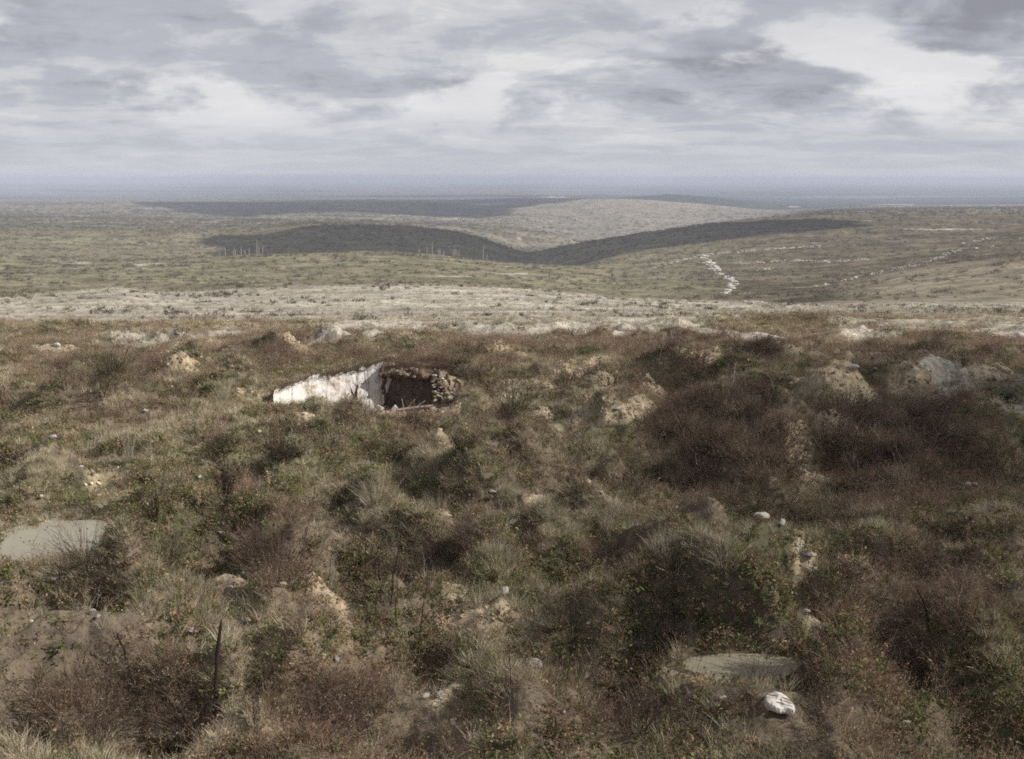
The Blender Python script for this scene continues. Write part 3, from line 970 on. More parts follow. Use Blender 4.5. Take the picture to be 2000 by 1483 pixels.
def scatter(name, label, coll, pts, scl, tint, nk, tiltz=0.15, label_kind='stuff'):
    n = len(pts)
    me = bpy.data.meshes.new(name)
    me.vertices.add(n)
    me.vertices.foreach_set('co', pts.astype(np.float32).ravel())
    rot = np.stack([RNG.normal(0, tiltz, n), RNG.normal(0, tiltz, n), RNG.uniform(0, 2 * pi, n)], 1)
    a = me.attributes.new('rot', 'FLOAT_VECTOR', 'POINT'); a.data.foreach_set('vector', rot.astype(np.float32).ravel())
    a = me.attributes.new('scl', 'FLOAT', 'POINT'); a.data.foreach_set('value', np.asarray(scl, np.float32))
    a = me.attributes.new('pick', 'INT', 'POINT'); a.data.foreach_set('value', RNG.integers(0, nk, n).astype(np.int32))
    setcol(me, 'tint', tint)
    o = link(name, me)
    ng = bpy.data.node_groups.new(name + '_nodes', 'GeometryNodeTree')
    ng.interface.new_socket('Geometry', in_out='INPUT', socket_type='NodeSocketGeometry')
    ng.interface.new_socket('Geometry', in_out='OUTPUT', socket_type='NodeSocketGeometry')
    gi = ng.nodes.new('NodeGroupInput'); go = ng.nodes.new('NodeGroupOutput')
    ip = ng.nodes.new('GeometryNodeInstanceOnPoints')
    ci = ng.nodes.new('GeometryNodeCollectionInfo')
    ci.inputs['Collection'].default_value = coll
    ci.inputs['Separate Children'].default_value = True
    ci.inputs['Reset Children'].default_value = True

    def attr(nm, ty):
        x_ = ng.nodes.new('GeometryNodeInputNamedAttribute')
        x_.data_type = ty
        x_.inputs['Name'].default_value = nm
        return x_.outputs['Attribute']
    lk = ng.links.new
    lk(gi.outputs[0], ip.inputs['Points'])
    lk(ci.outputs[0], ip.inputs['Instance'])
    ip.inputs['Pick Instance'].default_value = True
    lk(attr('pick', 'INT'), ip.inputs['Instance Index'])
    e2r = ng.nodes.new('FunctionNodeEulerToRotation')
    lk(attr('rot', 'FLOAT_VECTOR'), e2r.inputs[0])
    lk(e2r.outputs[0], ip.inputs['Rotation'])
    lk(attr('scl', 'FLOAT'), ip.inputs['Scale'])
    lk(ip.outputs[0], go.inputs[0])
    md = o.modifiers.new('scatter', 'NODES')
    md.node_group = ng
    tag(o, label, None, None, label_kind)
    return o


nedge = sstep(.5, .62, fbm(X / 7, Y / 11, 3, 57))
# ---- density fields over the ground grid
area = np.zeros((NR, NC))
dr = np.gradient(D)
gr = np.gradient(Z, axis=0) / dr[:, None]
gt = np.gradient(Z, axis=1) / (np.gradient(AZ)[None, :] * DD)
da = np.gradient(AZ)
area = DD * dr[:, None] * da[None, :] * np.sqrt(1 + np.clip(gr ** 2 + gt ** 2, 0, 9))


def sample(dens):
    """dens = expected plants per m2 on the grid -> positions with the fields' row, column"""
    lam = dens * area
    k = RNG.poisson(np.clip(lam, 0, 50))
    r, c_ = np.nonzero(k)
    rep = k[r, c_]
    r = np.repeat(r, rep); c_ = np.repeat(c_, rep)
    r = np.clip(r, 0, NR - 2); c2 = np.clip(c_, 0, NC - 2)
    fr = RNG.random(len(r)); fc = RNG.random(len(r))

    def bil(A):
        return (A[r, c2] * (1 - fr) + A[r + 1, c2] * fr) * (1 - fc) + (A[r, c2 + 1] * (1 - fr) + A[r + 1, c2 + 1] * fr) * fc
    P_ = np.stack([bil(X), bil(Y), bil(Z)], 1)
    kk = keep_clear(P_)
    return P_[kk], r[kk], c2[kk]


inview = (np.abs(AA) < radians(29)) * 1.0
sideview = (np.abs(AA) < radians(60)) * 1.0
nearzone = sstep(10, 13, DD) * (1 - sstep(edge - 22, edge + 22, DD) * (1 - .10 * nedge)) * (1 - sstep(125, 185, DD))
STONES = [  # px, py, width, label, buff
    (985, 1041, 11, 'left one of two small white stones side by side in the middle of the slope', 0),
    (1003, 1039, 16, 'right and larger of two white stones side by side in mid-slope', 0),
    (1581, 1117, 20, 'upright white stone at the lower end of the bare crest on the right', 0),
    (1590, 1134, 14, 'thin white stone just below the upright white stone on the right', 0),
    (1486, 1024, 26, 'broad pale stone at the upper left end of the bare crest on the right', 0),
    (1528, 1038, 14, 'small pale stone halfway along the bare crest on the right', 0),
    (1553, 1092, 12, 'small pale stone just above the upright white stone on the right', 0),
    (1131, 731, 11, 'bright white stone in the hollow between two pale banks', 0),
    (1149, 729, 9, 'buff stone beside the bright white stone between two pale banks', 1),
    (1207, 814, 12, 'white stone low on the gravelly bank right of centre', 0),
    (1665, 724, 14, 'bright white stone in the dark rubble bank at the upper right', 0),
    (1708, 734, 8, 'small tan stone right of the dark rubble bank at the upper right', 1),
    (1890, 955, 12, 'left pale stone at the end of the thin track by the right edge', 0),
    (1903, 960, 12, 'right pale stone at the end of the thin track by the right edge', 0),
    (1565, 930, 16, 'pale stone on the bare ledge in the dark right hand slope', 0),
    (1300, 698, 0, '', 0),
    (1042, 1330, 24, 'rounded white stone low in the middle of the foreground', 0),
    (983, 1164, 18, 'flat white stone above and left of two buff stones in the foreground', 0),
    (1028, 1169, 11, 'upper one of two buff stones in the middle foreground', 1),
    (1028, 1188, 12, 'lower one of two buff stones in the middle foreground', 1),
    (658, 1301, 13, 'white stone above the brown bushes in the lower left foreground', 0),
    (807, 1314, 10, 'small white stone at the foot of the tall thin stem', 0),
    (1148, 1337, 14, 'pale flat stone right of the rounded white stone in the foreground', 0),
    (1152, 1249, 12, 'small pale stone on the grassy rise in the centre foreground', 0),
    (914, 1241, 8, 'tiny white stone on the bare strip in the centre foreground', 0),
    (880, 1207, 8, 'tiny bluish white stone left of the bare strip in the foreground', 0),
    (832, 1367, 14, 'left pale stone on the bare strip near the bottom edge', 0),
    (858, 1374, 14, 'right pale stone on the bare strip near the bottom edge', 0),
    (887, 1424, 16, 'pale stone almost at the bottom edge, left of centre', 0),
    (916, 1428, 10, 'buff stone almost at the bottom edge beside a paler one', 1),
    (105, 1146, 15, 'buff white stone close to the left edge below the left pool', 0),
    (181, 1210, 13, 'pale stone in the dark herbs of the lower left', 0),
    (194, 1236, 9, 'pale green tinged stone below the pale stone in the lower left herbs', 1),
    (131, 1244, 8, 'tiny stone near the left edge in the dark herbs', 1),
    (230, 1298, 11, 'tan stone between the two dark stakes of the lower left', 1),
    (373, 1243, 16, 'pale stone just left of the thick dark stake, on the shaded bank', 0),
    (386, 1246, 10, 'buff stone touching the pale stone left of the thick dark stake', 1),
    (451, 1157, 11, 'small white stone on the crest of the bare bank at lower left', 0),
    (421, 1164, 11, 'pale stone left of the highest point of the bare bank at lower left', 0),
    (483, 1221, 12, 'upright pale stone right of the top of the thick dark stake', 0),
    (534, 1233, 8, 'tiny white stone on the bare bank right of the thick dark stake', 0),
    (555, 1163, 12, 'pale stone at the right end of the bare bank at lower left', 0),
    (713, 1150, 8, 'tiny pinkish stone among the thin dark stems left of centre', 1),
    (327, 1023, 11, 'round white stone in the dark brush right of the left pool', 0),
    (431, 1051, 9, 'small white stone under the dark upright bush at left', 0),
    (391, 939, 8, 'tiny white stone on the tan slope at left', 0),
    (102, 864, 13, 'pinkish pale stone in the grass near the left edge', 0),
    (160, 918, 8, 'small pale stone above the left pool', 0),
    (83, 985, 9, 'small pale stone at the left edge above the pool', 0),
    (110, 679, 10, 'white stone on the low bank at the far left', 0),
    (333, 781, 9, 'round yellowish white stone in the grass left of the chalk cutting', 0),
    (282, 808, 9, 'small pale stone low in the grass left of the chalk cutting', 0),
    (505, 852, 8, 'round white stone at the left end of the pale ledge', 0),
    (908, 899, 9, 'round white stone on the grassy slope right of centre-left', 0),
    (936, 915, 7, 'tiny pale stone just right of and below a round white stone', 0),
    (962, 982, 10, 'small pale stone above the pair of white stones', 0),
    (706, 1010, 7, 'tiny pale stone under the pale spray of tall grass', 0),
    (876, 1027, 12, 'flat pale stone on the bare rim left of the pair of white stones', 0),
    (714, 686, 0, '', 0),
    (1418, 1178, 10, 'pale stone on the stony bank above the right pool', 0),
    (1450, 1172, 8, 'tan stone on the stony bank above the right pool', 1),
    (1575, 1202, 10, 'pale stone at the right end of the stony bank above the pool', 0),
    (1382, 1128, 8, 'tiny white stone left of the stony bank above the right pool', 0),
    (1346, 1142, 10, 'small buff stone on the rim left of the stony bank', 1),
    (1410, 1384, 11, 'small white upright stone left of the big white block', 0),
    (1731, 1179, 8, 'tiny pale stone in the dark lower right brush', 0),
    (1769, 1424, 12, 'pale flat stone near the bottom edge in the lower right', 0),
    (1517, 678, 8, 'tiny bluish white stone in the thicket right of centre', 0),
    (1740, 802, 8, 'small pale stone at the end of the long tan bank', 0),
    (1365, 870, 0, '', 0),
]

CLEAR = []          # spots kept free of ground plants: x, y, radius, length towards the camera
for px, py, w_, *_r in STONES:
    if w_:
        p = G(px, py)
        CLEAR.append((p[0], p[1], max(w_, 9) * mpp(p) * .62, np.interp(p[1], [16, 50], [.45, 1.1])))
p = G(1521, 1394)
CLEAR.append((p[0], p[1], .34, .12))
for px, py in ((428, 1390), (266, 1330)):
    p = G(px, py)
    CLEAR.append((p[0], p[1], .10, .9))


def keep_clear(p):
    k = np.ones(len(p), bool)
    for cx, cy_, r_, ln in CLEAR:
        d = math.hypot(cx, cy_)
        ux, uy = cx / d, cy_ / d
        al = (p[:, 0] - cx) * ux + (p[:, 1] - cy_) * uy
        pe = (p[:, 0] - cx) * uy - (p[:, 1] - cy_) * ux
        k &= ~((np.abs(pe) < r_) & (al < r_) & (al > -ln - r_))
    return k


# brown thicket weights painted as ellipses on the slope
THICK = [(1430, 850, 200, 110, 1.0), (1750, 880, 220, 130, 1.0), (1300, 680, 500, 40, .7), (450, 670, 420, 26, .75), (1800, 680, 250, 60, .8), (860, 720, 90, 60, .9),
         (650, 680, 160, 30, .8), (1000, 740, 60, 50, .6), (1280, 760, 120, 60, .7), (200, 730, 160, 40, .6), (1250, 800, 70, 60, .6),
         (540, 1080, 80, 80, .9), (260, 1360, 240, 90, 1.0), (640, 1390, 120, 60, .9), (760, 1080, 60, 70, .7), (920, 1060, 60, 40, .7), (1200, 1390, 120, 60, .5),
         (420, 860, 50, 30, .5), (560, 875, 50, 18, .9), (450, 960, 24, 50, .9), (1780, 1250, 180, 200, .8), (1150, 1090, 70, 30, .6), (1700, 1400, 250, 60, .8), (1180, 940, 110, 22, .6)]
tw = np.zeros_like(X)
for px, py, rx, ry, w in THICK:
    q = np.hypot((PX - px) / rx, (PY - py) / ry)
    tw = np.maximum(tw, w * (1 - sstep(.7, 1.2, q)))
tw = tw * (np.abs(AA) < .6)
GRASSY = [(300, 830, 260, 90, 1.0), (760, 920, 260, 90, .9), (1130, 1060, 260, 90, .5), (1420, 1060, 160, 70, .8), (600, 800, 260, 40, .7), (150, 900, 120, 80, .6),
          (1000, 890, 150, 40, .6), (420, 650, 420, 16, .6), (1100, 690, 160, 26, .6), (900, 1330, 90, 90, .5), (1120, 1230, 200, 90, .3)]
gw = np.zeros_like(X)
for px, py, rx, ry, w in GRASSY:
    q = np.hypot((PX - px) / rx, (PY - py) / ry)
    gw = np.maximum(gw, w * (1 - sstep(.6, 1.2, q)))
gw = gw * (np.abs(AA) < .6) * sstep(.35, .6, fbm(X / 1.7, Y / 1.7, 3, 93))
nb = fbm(X / 2.2, Y / 2.2, 3, 90)
nc = fbm(X / 5.0, Y / 5.0, 3, 91)
nd = fbm(X / 1.1, Y / 1.1, 3, 92)
brownw = np.clip(tw * 1.0 * (1 - .45 * sstep(60, 110, DD)) + 1.3 * (nc - .5), 0, 1) * (.35 + 1.1 * sstep(.3, .6, nb))
open_ = (1 - np.interp(DD, [20, 50], [.86, .97]) * np.clip(bare * 1.1, 0, 1)) * (1 - sstep(.5, .9, wet)) * (1 - .6 * np.clip(chalk, 0, 1))
pitmask = np.ones_like(X)
pitmask[:R1] = np.where(pitflr, 0.05, 1) * np.where((u > -1.2) & (u < 4.2) & (v > -3.2) & (v < 0), .03, 1) * np.where((u > -.8) & (u < 3.8) & (v > -6) & (v <= -2.6), .5, 1)
open_ = open_ * pitmask
lod = np.interp(DD, [16, 30, 60, 130], [1.3, 1.0, .62, .36])
vis = inview + 0.12 * (sideview - inview)


def tint_of(base, pts, var, seed, alt=None, altw=0.0):
    n = len(pts)
    f_ = fbm(pts[:, 0] / 3, pts[:, 1] / 3, 3, seed)
    k = (1 + var * (RNG.random(n) - .5) * 2) * (.75 + .5 * f_)
    c_ = np.array(base)[None] * k[:, None]
    if alt is not None:
        m_ = (RNG.random(n) < altw)[:, None]
        c_ = np.where(m_, np.array(alt)[None] * k[:, None], c_)
    return c_




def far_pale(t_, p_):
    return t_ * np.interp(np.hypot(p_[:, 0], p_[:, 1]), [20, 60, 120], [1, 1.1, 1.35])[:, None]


# herbs
dens = 22 * nearzone * open_ * lod * vis * (1 - .7 * brownw) * (.25 + 1.3 * sstep(.42, .62, nd))
p, r, c_ = sample(dens)
s = RNG.uniform(.7, 1.5, len(p)) * np.interp(np.hypot(p[:, 0], p[:, 1]), [16, 40, 130], [.8, .9, 1.25])
scatter('low_herbs', 'low green and olive herbs covering the near slope', c_herb, p, s, tint_of((.20, .21, .09), p, .4, 95, (.33, .235, .15), .4), 4, .25)
nh = len(p)
# dry grass
dens = 19 * nearzone * open_ * lod * vis * (1 - .8 * brownw) * (.15 + 1.5 * sstep(.45, .65, fbm(X / 2.6, Y / 2.6, 3, 97)) + 1.6 * gw)
p, r, c_ = sample(dens)
s = RNG.uniform(.55, 1.25, len(p)) * np.interp(np.hypot(p[:, 0], p[:, 1]), [16, 40, 130], [.78, .82, 1.1])
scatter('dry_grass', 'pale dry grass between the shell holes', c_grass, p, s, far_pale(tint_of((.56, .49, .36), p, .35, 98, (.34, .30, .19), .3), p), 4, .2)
ng_ = len(p)
# brambles and heath
dens = 17 * nearzone * open_ * lod * vis * (.10 + brownw)
p, r, c_ = sample(dens)
s = RNG.uniform(.7, 1.35, len(p)) * np.interp(np.hypot(p[:, 0], p[:, 1]), [16, 40, 130], [.75, .85, 1.2])
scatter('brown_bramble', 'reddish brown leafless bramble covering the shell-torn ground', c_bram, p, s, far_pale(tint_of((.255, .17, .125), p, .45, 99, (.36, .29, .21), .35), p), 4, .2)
nbm = len(p)
dens = 1.5 * nearzone * open_ * np.sqrt(lod) * vis * (.14 + brownw) * sstep(.4, .6, nd)
p, r, c_ = sample(dens)
s = RNG.uniform(.6, 1.15, len(p)) * np.interp(np.hypot(p[:, 0], p[:, 1]), [16, 40, 130], [.85, .85, 1.0])
scatter('thin_saplings', 'thin upright leafless saplings standing thickly in the bramble', c_rods, p, s, tint_of((.15, .11, .085), p, .4, 99, (.36, .31, .26), .15), 4, .12)
nrd = len(p)
# gravel on bare soil
dens = 60 * nearzone * np.clip(bare + .05 + chalk * .3, 0, 1) * (1 - sstep(.5, .9, wet)) * lod * vis
p, r, c_ = sample(dens)
s = (.012 + .06 * RNG.random(len(p)) ** 2.5) * np.interp(np.hypot(p[:, 0], p[:, 1]), [16, 40, 130], [.9, 1.4, 3])
scatter('loose_gravel', 'chalky gravel strewn on the bare soil banks', c_grav, p, s, tint_of((.48, .39, .27), p, .5, 94, (.24, .17, .11), .4), 3, 1.0)
# plateau: tufts and low scrub
plz = sstep(edge - 8, edge + 6, DD) * (1 - sstep(420, 470, DD))
dens = .30 * plz * vis * (.3 + 1.0 * fbm(X / 18, Y / 5, 3, 101)) * np.interp(DD, [120, 200, 420], [1.6, 1, .45])
p, r, c_ = sample(dens)
s = RNG.uniform(.8, 1.7, len(p)) * np.interp(np.hypot(p[:, 0], p[:, 1]), [130, 400], [1.0, 1.6])
scatter('pale_plateau_grass', 'tussocks of pale dead grass on the bright plateau', c_grass, p, s, tint_of((.50, .455, .375), p, .3, 102, (.26, .225, .16), .10), 4, .2)
dens = .05 * plz * vis * sstep(.56, .7, fbm(X / 16, Y / 9, 3, 103))
p, r, c_ = sample(dens)
s = RNG.uniform(.7, 1.5, len(p))
scatter('plateau_scrub', 'dark low scrub dotted over the bright plateau', c_scrub, p, s, tint_of((.10, .085, .06), p, .35, 104), 3, .2)
# farther slopes: scrub
wS = sstep(470, 560, DD) * (1 - sstep(3000, 4300, DD)) * np.interp(DD, [500, 1200, 2500, 4300], [1, 1, .5, .25])
dens = .015 * wS * inview * (1 - .55 * wpale) * (.12 + 1.6 * sstep(.42, .6, fbm(X / 30, Y / 20, 3, 105)))
p, r, c_ = sample(dens)
s = RNG.uniform(.8, 1.0, len(p)) * RNG.choice([1.2, 2.0, 3.6], len(p), p=[.5, .35, .15]) * np.interp(np.hypot(p[:, 0], p[:, 1]), [500, 1200, 4000], [1, 1.1, 2.4])
scatter('hillside_scrub', 'green and brown scrub mottling the middle hillsides', c_scrub, p, s, tint_of((.17, .155, .10), p, .35, 106, (.16, .125, .09), .4), 3, .2)
print('SCATTER', nh, ng_, nbm, nrd, len(p))
# ==== OBJECTS ====
# ------------------------------------------------------------------ materials of single things
M_chalk = simple_mat('chalk', (0.76, 0.72, 0.675), .95, 3.0, .78, 1.08, .35, 14.0)
_t = M_chalk.node_tree
_b = [n_ for n_ in _t.nodes if n_.type == 'BSDF_PRINCIPLED'][0]
_src = _b.inputs['Base Color'].links[0].from_socket
_tc = _t.nodes.new('ShaderNodeTexCoord')
_st = nramp(_t, nnoise(_t, _tc.outputs['Object'], 1.3, 8, .75), [(0.36, (.55, .42, .30)), (0.48, (1, 1, 1)), (0.9, (1, 1, 1))])
_t.links.new(nmul(_t, _src, _st), _b.inputs['Base Color'])
M_stone = simple_mat('pale_stone', (0.56, 0.52, 0.46), .9, 5.0, .7, 1.15, .6, 18.0)
M_stone2 = simple_mat('buff_stone', (0.40, 0.34, 0.27), .9, 5.0, .7, 1.15, .6, 18.0)
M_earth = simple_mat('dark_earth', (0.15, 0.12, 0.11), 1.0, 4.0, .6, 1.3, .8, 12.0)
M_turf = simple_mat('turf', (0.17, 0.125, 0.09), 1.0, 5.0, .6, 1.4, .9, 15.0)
M_wood = simple_mat('weathered_wood', (0.36, 0.29, 0.24), .9, 4.0, .7, 1.2, .4, 30.0)
M_dark = simple_mat('dark_old_wood', (0.05, 0.037, 0.03), .95, 6.0, .7, 1.3, .5, 30.0)
M_trunk = simple_mat('bleached_trunk', (0.42, 0.39, 0.36), .9, 1.0, .8, 1.2)
P_straw = plant_mat('straw_single', (.46, .41, .31))
P_brown = plant_mat('brown_twig_single', (.14, .10, .08))
P_darkb = plant_mat('dark_bush_single', (.085, .065, .045))
P_green = plant_mat('green_leaf_single', (.16, .18, .08))
P_olive = plant_mat('olive_stem_single', (.24, .24, .11))


def tube(pts, radii, n=7, V=None, Fq=None, cap=True):
    V = [] if V is None else V
    Fq = [] if Fq is None else Fq
    pts = [np.array(p, float) for p in pts]
    b0 = len(V)
    for i, p in enumerate(pts):
        d_ = pts[min(i + 1, len(pts) - 1)] - pts[max(i - 1, 0)]
        d_ /= np.linalg.norm(d_) + 1e-9
        a = np.cross(d_, (0.31, .9, .2)); a /= np.linalg.norm(a)
        b_ = np.cross(d_, a)
        for k in range(n):
            t_ = 2 * pi * k / n
            V.append(p + radii[i] * (a * cos(t_) + b_ * sin(t_)))
    for i in range(len(pts) - 1):
        for k in range(n):
            k2 = (k + 1) % n
            Fq.append((b0 + i * n + k, b0 + i * n + k2, b0 + (i + 1) * n + k2, b0 + (i + 1) * n + k))
    return V, Fq


def tube_mesh(name, V, Fq, caps=()):
    me = bpy.data.meshes.new(name)
    faces = [tuple(f) for f in Fq] + list(caps)
    me.from_pydata([tuple(float(c) for c in v) for v in V], [], faces)
    me.update()
    return me


# ------------------------------------------------------------------ stones one can pick out
ROCKS = [rock_mesh('stone', 200 + i, .62, .28, 3) for i in range(8)]
ROCKS_B = []
for me in ROCKS:
    me.materials.append(M_stone)
for me in ROCKS[:4]:
    m2 = me.copy(); m2.materials.clear(); m2.materials.append(M_stone2); ROCKS_B.append(m2)
for me in ROCKS + ROCKS_B:
    me.polygons.foreach_set('use_smooth', [False] * len(me.polygons))
for i, (px, py, w, lab, buff) in enumerate(STONES):
    if not w:
        continue
    p = G(px, py)
    m_ = mpp(p)
    R = max(w * 1.4, 10) * m_ / 2
    me = (ROCKS_B[i % 4] if buff else ROCKS[i % 8])
    o = link('stone', me, None, None, (p[0], p[1], p[2] + R * .55 + .05 * (1 if w < 14 else .6)))
    o.scale = (R * random.uniform(1.0, 1.25), R * random.uniform(.6, .9), R * random.uniform(.6, 1.05))
    o.rotation_euler = (random.uniform(-.3, .3), random.uniform(-.3, .3), random.uniform(0, 6.28))
    tag(o, lab, 'stone')

# the big white block at the lower right, striped by grooves, lying on the turf
p = G(1521, 1394)
m_ = mpp(p)
import bmesh
bm = bmesh.new()
NX, NY = 26, 14
for side_ in (0, 1):
    pass
outl = [(-.50, -.02), (-.47, .26), (-.36, .42), (-.08, .50), (.18, .46), (.34, .30), (.46, .06), (.50, -.18), (.42, -.34), (.20, -.30), (0, -.36), (-.26, -.28), (-.44, -.20)]
ring_levels = [(0, 1.0, 0), (.08, 1.04, 1), (.17, 1.0, 2), (.22, .93, 3), (.24, .7, 4), (.25, .35, 5)]
rings = []
W_ = 58 * m_
ol = []
for k in range(len(outl)):
    a, b_ = np.array(outl[k]), np.array(outl[(k + 1) % len(outl)])
    for f_ in (0, .33, .66):
        ol.append(a * (1 - f_) + b_ * f_)
for zz, sc_, lv in ring_levels:
    ring = []
    for k, (a, b_) in enumerate(ol):
        wob = 1 + .035 * sin(k * 2.3 + lv) + .02 * sin(k * 5.1)
        zt = zz + .03 * sin(a * 9 + b_ * 5) * (lv > 1) + .10 * (b_) * (lv > 1)
        ring.append(bm.verts.new((a * sc_ * wob * W_, b_ * sc_ * wob * W_ * 1.0, zt * W_ * 1.05)))
    rings.append(ring)
for r0, r1_ in zip(rings, rings[1:]):
    for k in range(len(ol)):
        k2 = (k + 1) % len(ol)
        bm.faces.new((r0[k], r0[k2], r1_[k2], r1_[k]))
bm.faces.new(rings[-1])
me = bpy.data.meshes.new('stone_block')
bm.to_mesh(me)
bm.free()
me.materials.append(M_chalk)
o = link('stone_block', me, None, None, p + np.array([0, 0, .04]))
o.rotation_euler = (radians(9), radians(7), radians(-8))
tag(o, 'big flat-topped white stone block lying in the dark turf at the lower right', 'stone')
for yy in (.20, .04, -.12):
    gv, gf = tube([(-.42 * W_, (yy + .04) * W_, (.262 + yy * .1) * W_), (0, (yy + .01) * W_, (.272 + yy * .1) * W_), (.40 * W_, (yy - .08) * W_, (.255 + yy * .1) * W_)], [.008 * W_, .014 * W_, .008 * W_], 5)
    link('weather_groove', tube_mesh('weather_groove', gv, gf), M_dark, o)

# ------------------------------------------------------------------ water in two shell holes
m, t, out = mat_new('muddy_water')
b = t.nodes.new('ShaderNodeBsdfPrincipled')
b.inputs['Base Color'].default_value = (0.36, 0.325, 0.235, 1)
b.inputs['Roughness'].default_value = 0.05
b.inputs['IOR'].default_value = 1.42
tcn = t.nodes.new('ShaderNodeTexCoord')
bn = t.nodes.new('ShaderNodeBump')
bn.inputs['Strength'].default_value = 0.12
bn.inputs['Distance'].default_value = 0.02
t.links.new(nnoise(t, tcn.outputs['Object'], 6, 3, .5), bn.inputs['Height'])
t.links.new(bn.outputs[0], b.inputs['Normal'])
t.links.new(b.outputs[0], out.inputs[0])
for (cx, cy_, rx, ry, lvl), lab in zip(PUD, ('muddy buff pool in the shell hole at the left edge', 'olive muddy pool in the shell hole at the lower right')):
    V = [(cx, cy_, lvl)] + [(cx + 1.25 * rx * cos(a), cy_ + 1.25 * ry * sin(a), lvl) for a in np.linspace(0, 2 * pi, 49)[:-1]]
    me = bpy.data.meshes.new('pool')
    me.from_pydata([tuple(map(float, v)) for v in V], [], [(0, 1 + k, 1 + (k + 1) % 48) for k in range(48)])
    o = link('pool', me, m)
    tag(o, lab, None, None, 'structure')

# ------------------------------------------------------------------ the chalk cutting and dugout
dug = link('dugout', None, None, None, (PIT[0], PIT[1], PIT_Z))
tag(dug, 'collapsed dugout with a dark mouth cut into a bright white chalk face', 'dugout')
fxp = np.array([p_[0] for p_ in FACE]); fyp = np.array([p_[1] for p_ in FACE])
NU, NV = 130, 44
uu = np.linspace(-4.55, .24, NU)
vv_ = np.linspace(0, 1, NV)
U, Vv = np.meshgrid(uu, vv_, indexing='ij')
wy = np.interp(U, fxp, fyp)
topz = np.interp(U, [-4.6, -3.9, -3.2, -2.4, -1.4, -.7, 0.0, .3], [1.15, 1.4, 1.6, 1.68, 1.75, 1.98, 2.15, 1.95]) + .45 * (fbm(U * 2.6, U * 0 + 3, 5, 5, .7) - .5)
zz = -.35 + (topz + .35) * Vv
n_ = fbm(U * 1.5, zz * 1.8, 5, 140, .62) - .5
n2_ = fbm(U * 5.5, zz * 7, 4, 141, .65) - .5
# the right end of the face slopes inwards towards the top, along the slanted edge of the mouth
U = U + np.clip((U + 1.6) / 1.84, 0, 1) * (-.22 + .34 * np.clip(zz, 0, 2))
yy = wy - .02 + .85 * Vv ** 1.2 + .26 * n_ + .09 * n2_ - .05
xx = U + .05 * n2_ + .08 * n_
last = Vv > .985
zz = np.where(last, zz - .06, zz)
yy = np.where(last, yy + .6, yy)
V = np.stack([xx, yy, zz], -1).reshape(-1, 3) * SCL
idx = np.arange(NU * NV).reshape(NU, NV)
q = np.stack([idx[:-1, :-1], idx[1:, :-1], idx[1:, 1:], idx[:-1, 1:]], -1).reshape(-1, 4)
face = link('chalk_face', mesh_np('chalk_face', V, q, False), M_chalk, dug)
# mouth: three earth walls and a turf roof with a broken lip
def patch(name, P00, P10, P01, P11, nu, nv, amp_, mat, seed, sx=1.0):
    a, b_ = np.meshgrid(np.linspace(0, 1, nu), np.linspace(0, 1, nv), indexing='ij')
    P00, P10, P01, P11 = [np.array(k_, float) for k_ in (P00, P10, P01, P11)]
    Pp = (P00 * ((1 - a) * (1 - b_))[..., None] + P10 * (a * (1 - b_))[..., None] + P01 * ((1 - a) * b_)[..., None] + P11 * (a * b_)[..., None])
    nrm = np.cross(P10 - P00, P01 - P00); nrm /= np.linalg.norm(nrm)
    Pp = Pp + nrm * ((fbm(a * 5 * sx + seed, b_ * 5, 4, seed, .6) - .5) * amp_)[..., None]
    ix = np.arange(nu * nv).reshape(nu, nv)
    qq = np.stack([ix[:-1, :-1], ix[1:, :-1], ix[1:, 1:], ix[:-1, 1:]], -1).reshape(-1, 4)
    return Pp.reshape(-1, 3) * SCL, qq


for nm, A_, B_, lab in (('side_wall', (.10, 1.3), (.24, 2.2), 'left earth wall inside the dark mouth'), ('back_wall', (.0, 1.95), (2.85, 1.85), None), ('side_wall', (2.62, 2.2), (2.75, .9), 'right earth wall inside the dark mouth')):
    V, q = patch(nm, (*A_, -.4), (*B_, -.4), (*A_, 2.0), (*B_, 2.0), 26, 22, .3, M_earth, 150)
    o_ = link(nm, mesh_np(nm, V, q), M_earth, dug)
    if lab: o_['label'] = lab
V, q = patch('broken_bank', (2.45, .85, -.3), (4.3, -.5, -.3), (2.55, 1.5, 1.95), (4.3, 1.5, 1.15), 46, 40, .75, M_stone2, 171, 2.0)
_bb = link('broken_bank', mesh_np('broken_bank', V, q), simple_mat('tan_bank', (0.36, 0.285, 0.20), 1.0, 2.2, .45, 1.5, .9, 9.0), dug)
_bb['label'] = 'tan crumbling bank at the right of the dark mouth'
# roof slab: bottom + top sheets joined, ragged front
nu, nv = 50, 26
a, b_ = np.meshgrid(np.linspace(0, 1, nu), np.linspace(0, 1, nv), indexing='ij')
rxx = -.05 + 3.1 * a
fr_ = 1.25 + .8 * (fbm(a * 9, a * 0 + 2, 4, 160, .7) - .5) + .30 * np.exp(-((a - .12) / .1) ** 2)
ryy = fr_ * (1 - b_) + 4.2 * b_
tz = 1.98 + .12 * b_ + .30 * (fbm(rxx * 1.7, ryy * 1.7, 4, 161) - .5) - .25 * (1 - b_) ** 6 - .35 * sstep(.75, 1, a)
bz = 1.55 + .22 * (fbm(rxx * 2.4, ryy * 1.5, 4, 162) - .5) - .25 * sstep(.5, 1, a) + .12 * np.exp(-((a - .3) / .12) ** 2)
Vt = np.stack([rxx, ryy, tz], -1).reshape(-1, 3) * SCL
Vb = np.stack([rxx, ryy + .05, bz], -1).reshape(-1, 3) * SCL
ix = np.arange(nu * nv).reshape(nu, nv)
qt = np.stack([ix[:-1, :-1], ix[1:, :-1], ix[1:, 1:], ix[:-1, 1:]], -1).reshape(-1, 4)
